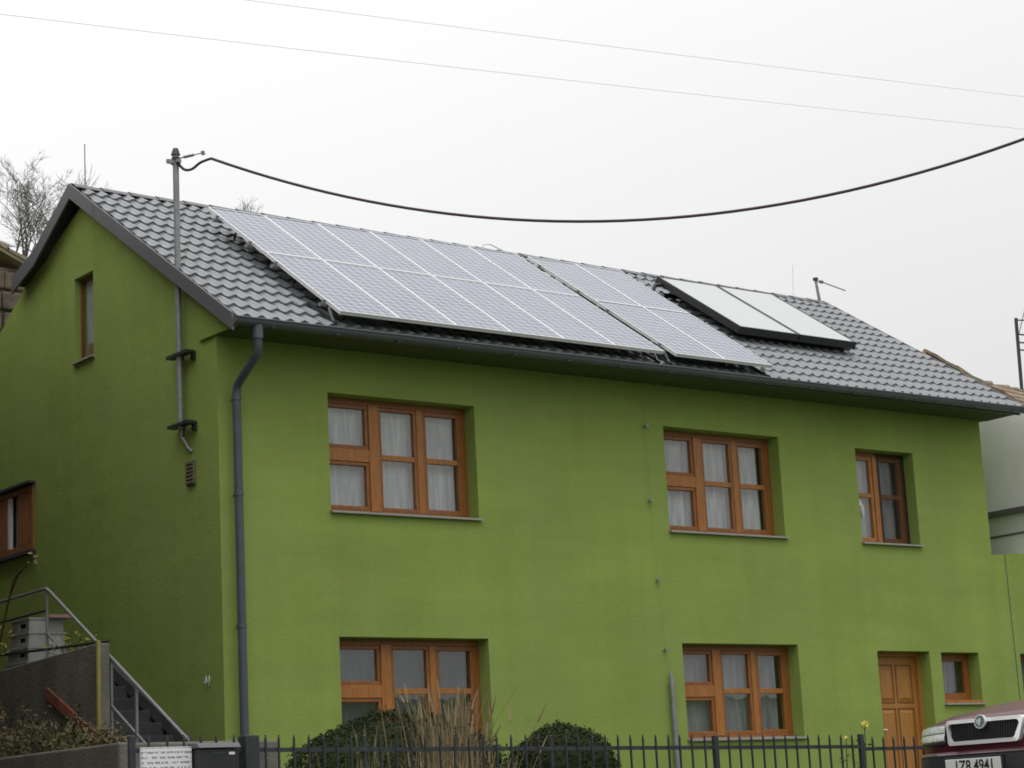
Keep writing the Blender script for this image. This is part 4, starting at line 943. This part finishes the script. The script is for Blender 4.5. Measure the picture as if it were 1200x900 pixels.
MB().box(-4.9, 7.7, FY - .09, FY + .09, -1.4, -.30).build('plinth', CONCL, FE, bevel=.02)
SG = thing('notice_sign', (-4.46, -7.03, .3), 'white printed notice board on the fence beside the dark mailbox', 'sign')
MB().box(-4.655, -4.28, -7.05, -7.035, .30, .612).build('board', PRINT, SG)
MB().box(-4.66, -4.275, -7.034, -7.024, .295, .617).build('backing', ALU, SG)
MBX = thing('mailbox', (-4.1, -7.05, .2), 'dark grey metal mailbox with a white label on the fence', 'mailbox')
MB().box(-4.265, -3.955, -7.13, -7.0, .22, .595).build('body', BLACK, MBX, bevel=.008)
MB().hexa([(-4.275, -7.15, .60), (-3.945, -7.15, .60), (-3.945, -6.99, .60), (-4.275, -6.99, .60)], [(-4.275, -7.12, .632), (-3.945, -7.12, .632), (-3.945, -6.99, .64), (-4.275, -6.99, .64)]).build('lid', FASCIA, MBX, bevel=.005)
MB().box(-4.035, -3.99, -7.134, -7.131, .552, .570).build('name_label', WHITE, MBX)
MB().box(-4.16, -4.06, -7.134, -7.131, .555, .572).build('slot', DARKIRON, MBX)

# ================================================================== the car (nose pointing to -x)
CX, CY, CZ = .77, -9.69, -.255
CAR = thing('parked_car', (CX + 2.2, CY, CZ), 'dark maroon hatchback car with a chrome-framed grille parked before the fence', 'car')
HW = .865
def frontoff(y): return .31 * (abs(y) / HW) ** 3.0
def cpt(xf, y, z):
    fade = max(0, 1 - xf / 1.4); rear = max(0, (xf - 3.4) / 1.06)
    zz = z - (.085 * (abs(y) / HW) ** 7 if z > .7 else 0) - (.02 * (y / HW) ** 2 if z > .7 else 0)
    return (CX + xf + frontoff(y) * fade - .18 * (abs(y) / HW) ** 3 * rear, CY + y, CZ + zz)
ycol = [-HW, -.855, -.83, -.78, -.70, -.6, -.45, -.3, -.15, 0, .15, .3, .45, .6, .70, .78, .83, .855, HW]
BP = [(.10, .22), (.08, .45), (.055, .60), (.05, .66), (.07, .75), (.085, .805), (.12, .835), (.22, .865), (.45, .905), (.80, .965), (1.15, 1.005), (1.5, 1.03), (2.0, 1.02), (3.0, .99), (3.9, .985), (4.25, .975), (4.40, .93), (4.46, .80), (4.47, .55), (4.42, .25)]
body = MB().grid([[cpt(x, y, z) for x, z in BP] for y in ycol])
for sgn in (-1, 1):
    top = [cpt(x, sgn * HW, z) for x, z in BP]
    mid = [(p[0], CY + sgn * (HW + .015), CZ + min(.62, p[2] - CZ)) for p in top]
    low = [(p[0], CY + sgn * (HW - .02), CZ + .22) for p in top]
    body.grid([top, mid, low])
BODY = body.build('body', PAINT, CAR, smooth=40)
# bonnet shut line and badge rib
for sgn in (-1, 1):
    MB().tube([Vector(cpt(x, sgn * yy, z)) + Vector((0, 0, .002)) for x, z, yy in ((.13, .838, .40), (.25, .870, .55), (.5, .911, .66), (.85, .955, .71), (1.2, .988, .73))], .004, 5).build('shut_line', BLACK, BODY)
# greenhouse
gp = [(1.55, 1.0, .74), (2.15, 1.395, .56), (2.3, 1.43, .565), (3.0, 1.425, .56), (3.6, 1.36, .54), (4.25, .985, .70)]
gh = MB(); rows = []
for x, z, wv in gp: rows.append([(CX + x, CY + y * wv, CZ + z - .035 * y * y) for y in (-1, -.9, -.5, 0, .5, .9, 1)])
gh.grid(rows)
for sgn in (-1, 1):
    gh.grid([[(CX + x, CY + sgn * wv, CZ + z - .035) for x, z, wv in gp], [(CX + x, CY + sgn * .76, CZ + .97) for x, z, wv in gp]])
gh.build('cabin', PAINT, CAR, smooth=40)
def up_(p, d): return Vector(p) + Vector(d)
MB().grid([[(CX + x - .02, CY + y * wv * .93, CZ + z - .03 * y * y + .02) for y in (-1, -.5, 0, .5, 1)] for x, z, wv in ((1.62, 1.045, .735), (1.88, 1.22, .65), (2.12, 1.38, .57))]).build('windscreen', CARGLASS, CAR, smooth=60)
MB().grid([[(CX + x + .02, CY + y * wv * .9, CZ + z - .03 * y * y + .02) for y in (-1, 0, 1)] for x, z, wv in ((3.66, 1.32, .54), (4.2, 1.02, .69))]).build('rear_window', CARGLASS, CAR)
for sgn in (-1, 1):
    for pts in (((1.85, 1.05), (2.2, 1.33), (2.5, 1.36), (2.5, 1.05)), ((2.58, 1.05), (2.58, 1.36), (3.1, 1.35), (3.45, 1.28), (3.45, 1.03))):
        MB().poly([(CX + x, CY + sgn * (.775 - (z - .97) * .50), CZ + z) for x, z in pts]).build('side_window', CARGLASS, CAR)
    MB().hexa([(CX + 1.85, CY + sgn * .84, CZ + .98), (CX + 2.0, CY + sgn * .84, CZ + .98), (CX + 2.0, CY + sgn * 1.0, CZ + .99), (CX + 1.9, CY + sgn * 1.0, CZ + .99)],
              [(CX + 1.85, CY + sgn * .84, CZ + 1.1), (CX + 2.0, CY + sgn * .84, CZ + 1.1), (CX + 2.0, CY + sgn * 1.0, CZ + 1.11), (CX + 1.9, CY + sgn * 1.0, CZ + 1.11)]).build('wing_mirror', PAINT, CAR, bevel=.02)
    MB().box(CX + 4.38, CX + 4.47, CY + sgn * .62 - .12, CY + sgn * .62 + .12, CZ + .66, CZ + .86).build('tail_light', REDB, CAR, bevel=.02)
    for xw in (.86, 3.42):
        wy = CY + sgn * (HW - .09)
        MB().disc((CX + xw, CY + sgn * (HW + .003), CZ + .33), (0, 1, 0), .36, 28, .03).build('wheel_arch', BLACK, CAR)
        wl = MB().disc((CX + xw, wy + sgn * .04, CZ + .295), (0, 1, 0), .30, 28, .19).build('wheel', TYRE, CAR, smooth=40, bevel=.02)
        MB().disc((CX + xw, wy + sgn * .137, CZ + .295), (0, 1, 0), .20, 20, .02).build('rim', ALU, wl, bevel=.006)
# bumper
def bp_(y, dx_, z): return (CX + .02 + dx_ + frontoff(y) * 1.0, CY + y * 1.012, CZ + z)
bprof = [(.16, .20), (.04, .23), (.0, .34), (-.012, .48), (-.012, .565), (.012, .592), (.09, .605)]
bcol = [-HW, -.85, -.80, -.72, -.6, -.45, -.3, 0, .3, .45, .6, .72, .80, .85, HW]
bmp = MB().grid([[bp_(y, d, z) for d, z in bprof] for y in bcol])
for sgn in (-1, 1):
    bmp.poly([bp_(sgn * HW, d, z) for d, z in bprof] + [(CX + .62, CY + sgn * HW * 1.012, CZ + .605), (CX + .55, CY + sgn * HW * 1.012, CZ + .25)])
    bmp.poly([bp_(sgn * HW, .09, .605), (CX + .62, CY + sgn * HW * 1.012, CZ + .605), (CX + .62, CY + sgn * (HW - .03), CZ + .605), bp_(sgn * (HW - .03), .12, .605)])
BMP = bmp.build('front_bumper', BUMPER, CAR, smooth=35)
MB().grid([[bp_(y, -.016, .575), bp_(y, -.002, .592), bp_(y, .03, .602)] for y in bcol]).build('bumper_trim', mat('maroon_trim', (.10, .045, .055), .35, coat=.5), BMP, smooth=60)
MB().box(CX + .03, CX + .06, CY - .55, CY + .55, CZ + .26, CZ + .36).build('air_intake', DARKIRON, BMP)
# grille
def gp_(y, z, d=0): return (CX + .028 + frontoff(y) + d + (z - .66) * .16, CY + y, CZ + z)
def outline(hw_t, hw_b, zt, zb_, r_=.03):
    pts = []
    for cxx, czz, a0 in ((hw_t - r_, zt - r_, 0), (-(hw_t - r_), zt - r_, 90), (-(hw_b - r_), zb_ + r_, 180), (hw_b - r_, zb_ + r_, 270)):
        for k in range(5): a = R(a0 + 22.5 * k); pts.append((cxx + r_ * math.cos(a), czz + r_ * math.sin(a)))
    return pts
go, gi = outline(.362, .335, .828, .642), outline(.335, .306, .800, .670)
cs = MB(); n = len(go); i0 = len(cs.v)
for d, ring_ in ((.03, go), (-.022, go), (-.026, gi), (.02, gi)): cs.v += [gp_(y, z, d) for y, z in ring_]
for lv in range(3):
    for k in range(n): cs.f.append((lv * n + k, lv * n + (k + 1) % n, (lv + 1) * n + (k + 1) % n, (lv + 1) * n + k))
GR = cs.build('grille_surround', CHROME, CAR, smooth=40)
MB().poly([gp_(y, z, .004) for y, z in outline(.338, .306, .806, .665)]).build('grille', BLACK, CAR)
for k in range(-14, 15):
    y = k * .022
    MB().hexa([gp_(y - .004, .67, -.008), gp_(y + .004, .67, -.008), gp_(y + .004, .67, .003), gp_(y - .004, .67, .003)], [gp_(y - .004, .80, -.008), gp_(y + .004, .80, -.008), gp_(y + .004, .80, .003), gp_(y - .004, .80, .003)]).build('grille_slat', BLACK, GR)
bc = Vector(gp_(.0, .80, -.034)); bax = Vector((-1, 0, .16)).normalized()
bd = MB().disc(bc, bax, .052, 24, .018).build('badge', CHROME, GR, smooth=40)
MB().disc(bc + bax * .0105, bax, .043, 24, .003).build('badge_face', mat('badge_green', (.10, .17, .14), .3), bd)
arw = MB(); c0 = bc + bax * .0135; uy, uz = Vector((0, 1, 0)), Vector((.16, 0, 1)).normalized()
for sh in ([(-.006, -.03), (.006, -.03), (.006, .005), (.02, .0), (.0, .03), (-.02, .0), (-.006, .005)], [(.010, -.012), (.030, .012), (.028, .018), (.010, .004)], [(.010, -.022), (.032, -.004), (.031, .004), (.010, -.012)]):
    arw.poly([c0 + uy * a + uz * b for a, b in sh])
arw.build('badge_arrow', CHROME, bd)
# headlights
for sgn in (-1, 1):
    cols_ = [.375, .46, .55, .64, .72, .78, .825]
    def hp(y, z, d): return (CX + .03 + frontoff(y) + d + (z - .66) * .22, CY + sgn * y, CZ + z)
    zt = [.806, .806, .804, .800, .794, .786, .776]; zb2 = [.672, .670, .668, .668, .670, .676, .686]
    HL = MB().grid([[hp(y, zb2[k], -.012), hp(y, zb2[k] + (zt[k] - zb2[k]) * .33, -.024), hp(y, zb2[k] + (zt[k] - zb2[k]) * .66, -.024), hp(y, zt[k], -.012)] for k, y in enumerate(cols_)])
    HL = HL.build('headlight', LAMP, CAR, smooth=60)
    for lo_, hi_ in ((.10, .46), (.54, .90)):
        MB().grid([[hp(cols_[k], zb2[k] + (zt[k] - zb2[k]) * q_, -.026 - .006 * math.sin(math.pi * (q_ - lo_) / (hi_ - lo_))) for q_ in (lo_, (lo_ + hi_) / 2, hi_)] for k in range(0, 6)]).build('lens', LENS, HL, smooth=60)
    MB().grid([[hp(y, zb2[k] - .014, -.006), hp(y, zb2[k] + .002, -.014)] for k, y in enumerate(cols_)]).build('lamp_seal', BLACK, HL)
    MB().grid([[hp(y, .674, -.013), hp(y, .80 - (y - .76) * .4, -.013)] for y in (.765, .80, .835)]).build('indicator', mat('indicator_lens', (.55, .42, .30), .2), HL)
# number plate
PY0, PX = -9.61, CX - .004
PL = MB().box(PX - .016, PX - .004, PY0 - .26, PY0 + .26, CZ + .427, CZ + .541).build('number_plate', PLATEW, CAR, bevel=.004)
MB().box(PX - .006, PX + .02, PY0 - .275, PY0 + .275, CZ + .415, CZ + .556).build('plate_holder', BLACK, CAR, bevel=.004)
Mp = Matrix.Translation((PX - .0175, PY0 - .015, CZ + .483)) @ Matrix(((0, 0, -1, 0), (-1, 0, 0, 0), (0, 1, 0, 0), (0, 0, 0, 1))) @ Matrix.Diagonal((.82, 1, 1, 1))
text_mesh('plate_number', '1Z8 4941', .118, Mp, INK, PL, .001, .0018)
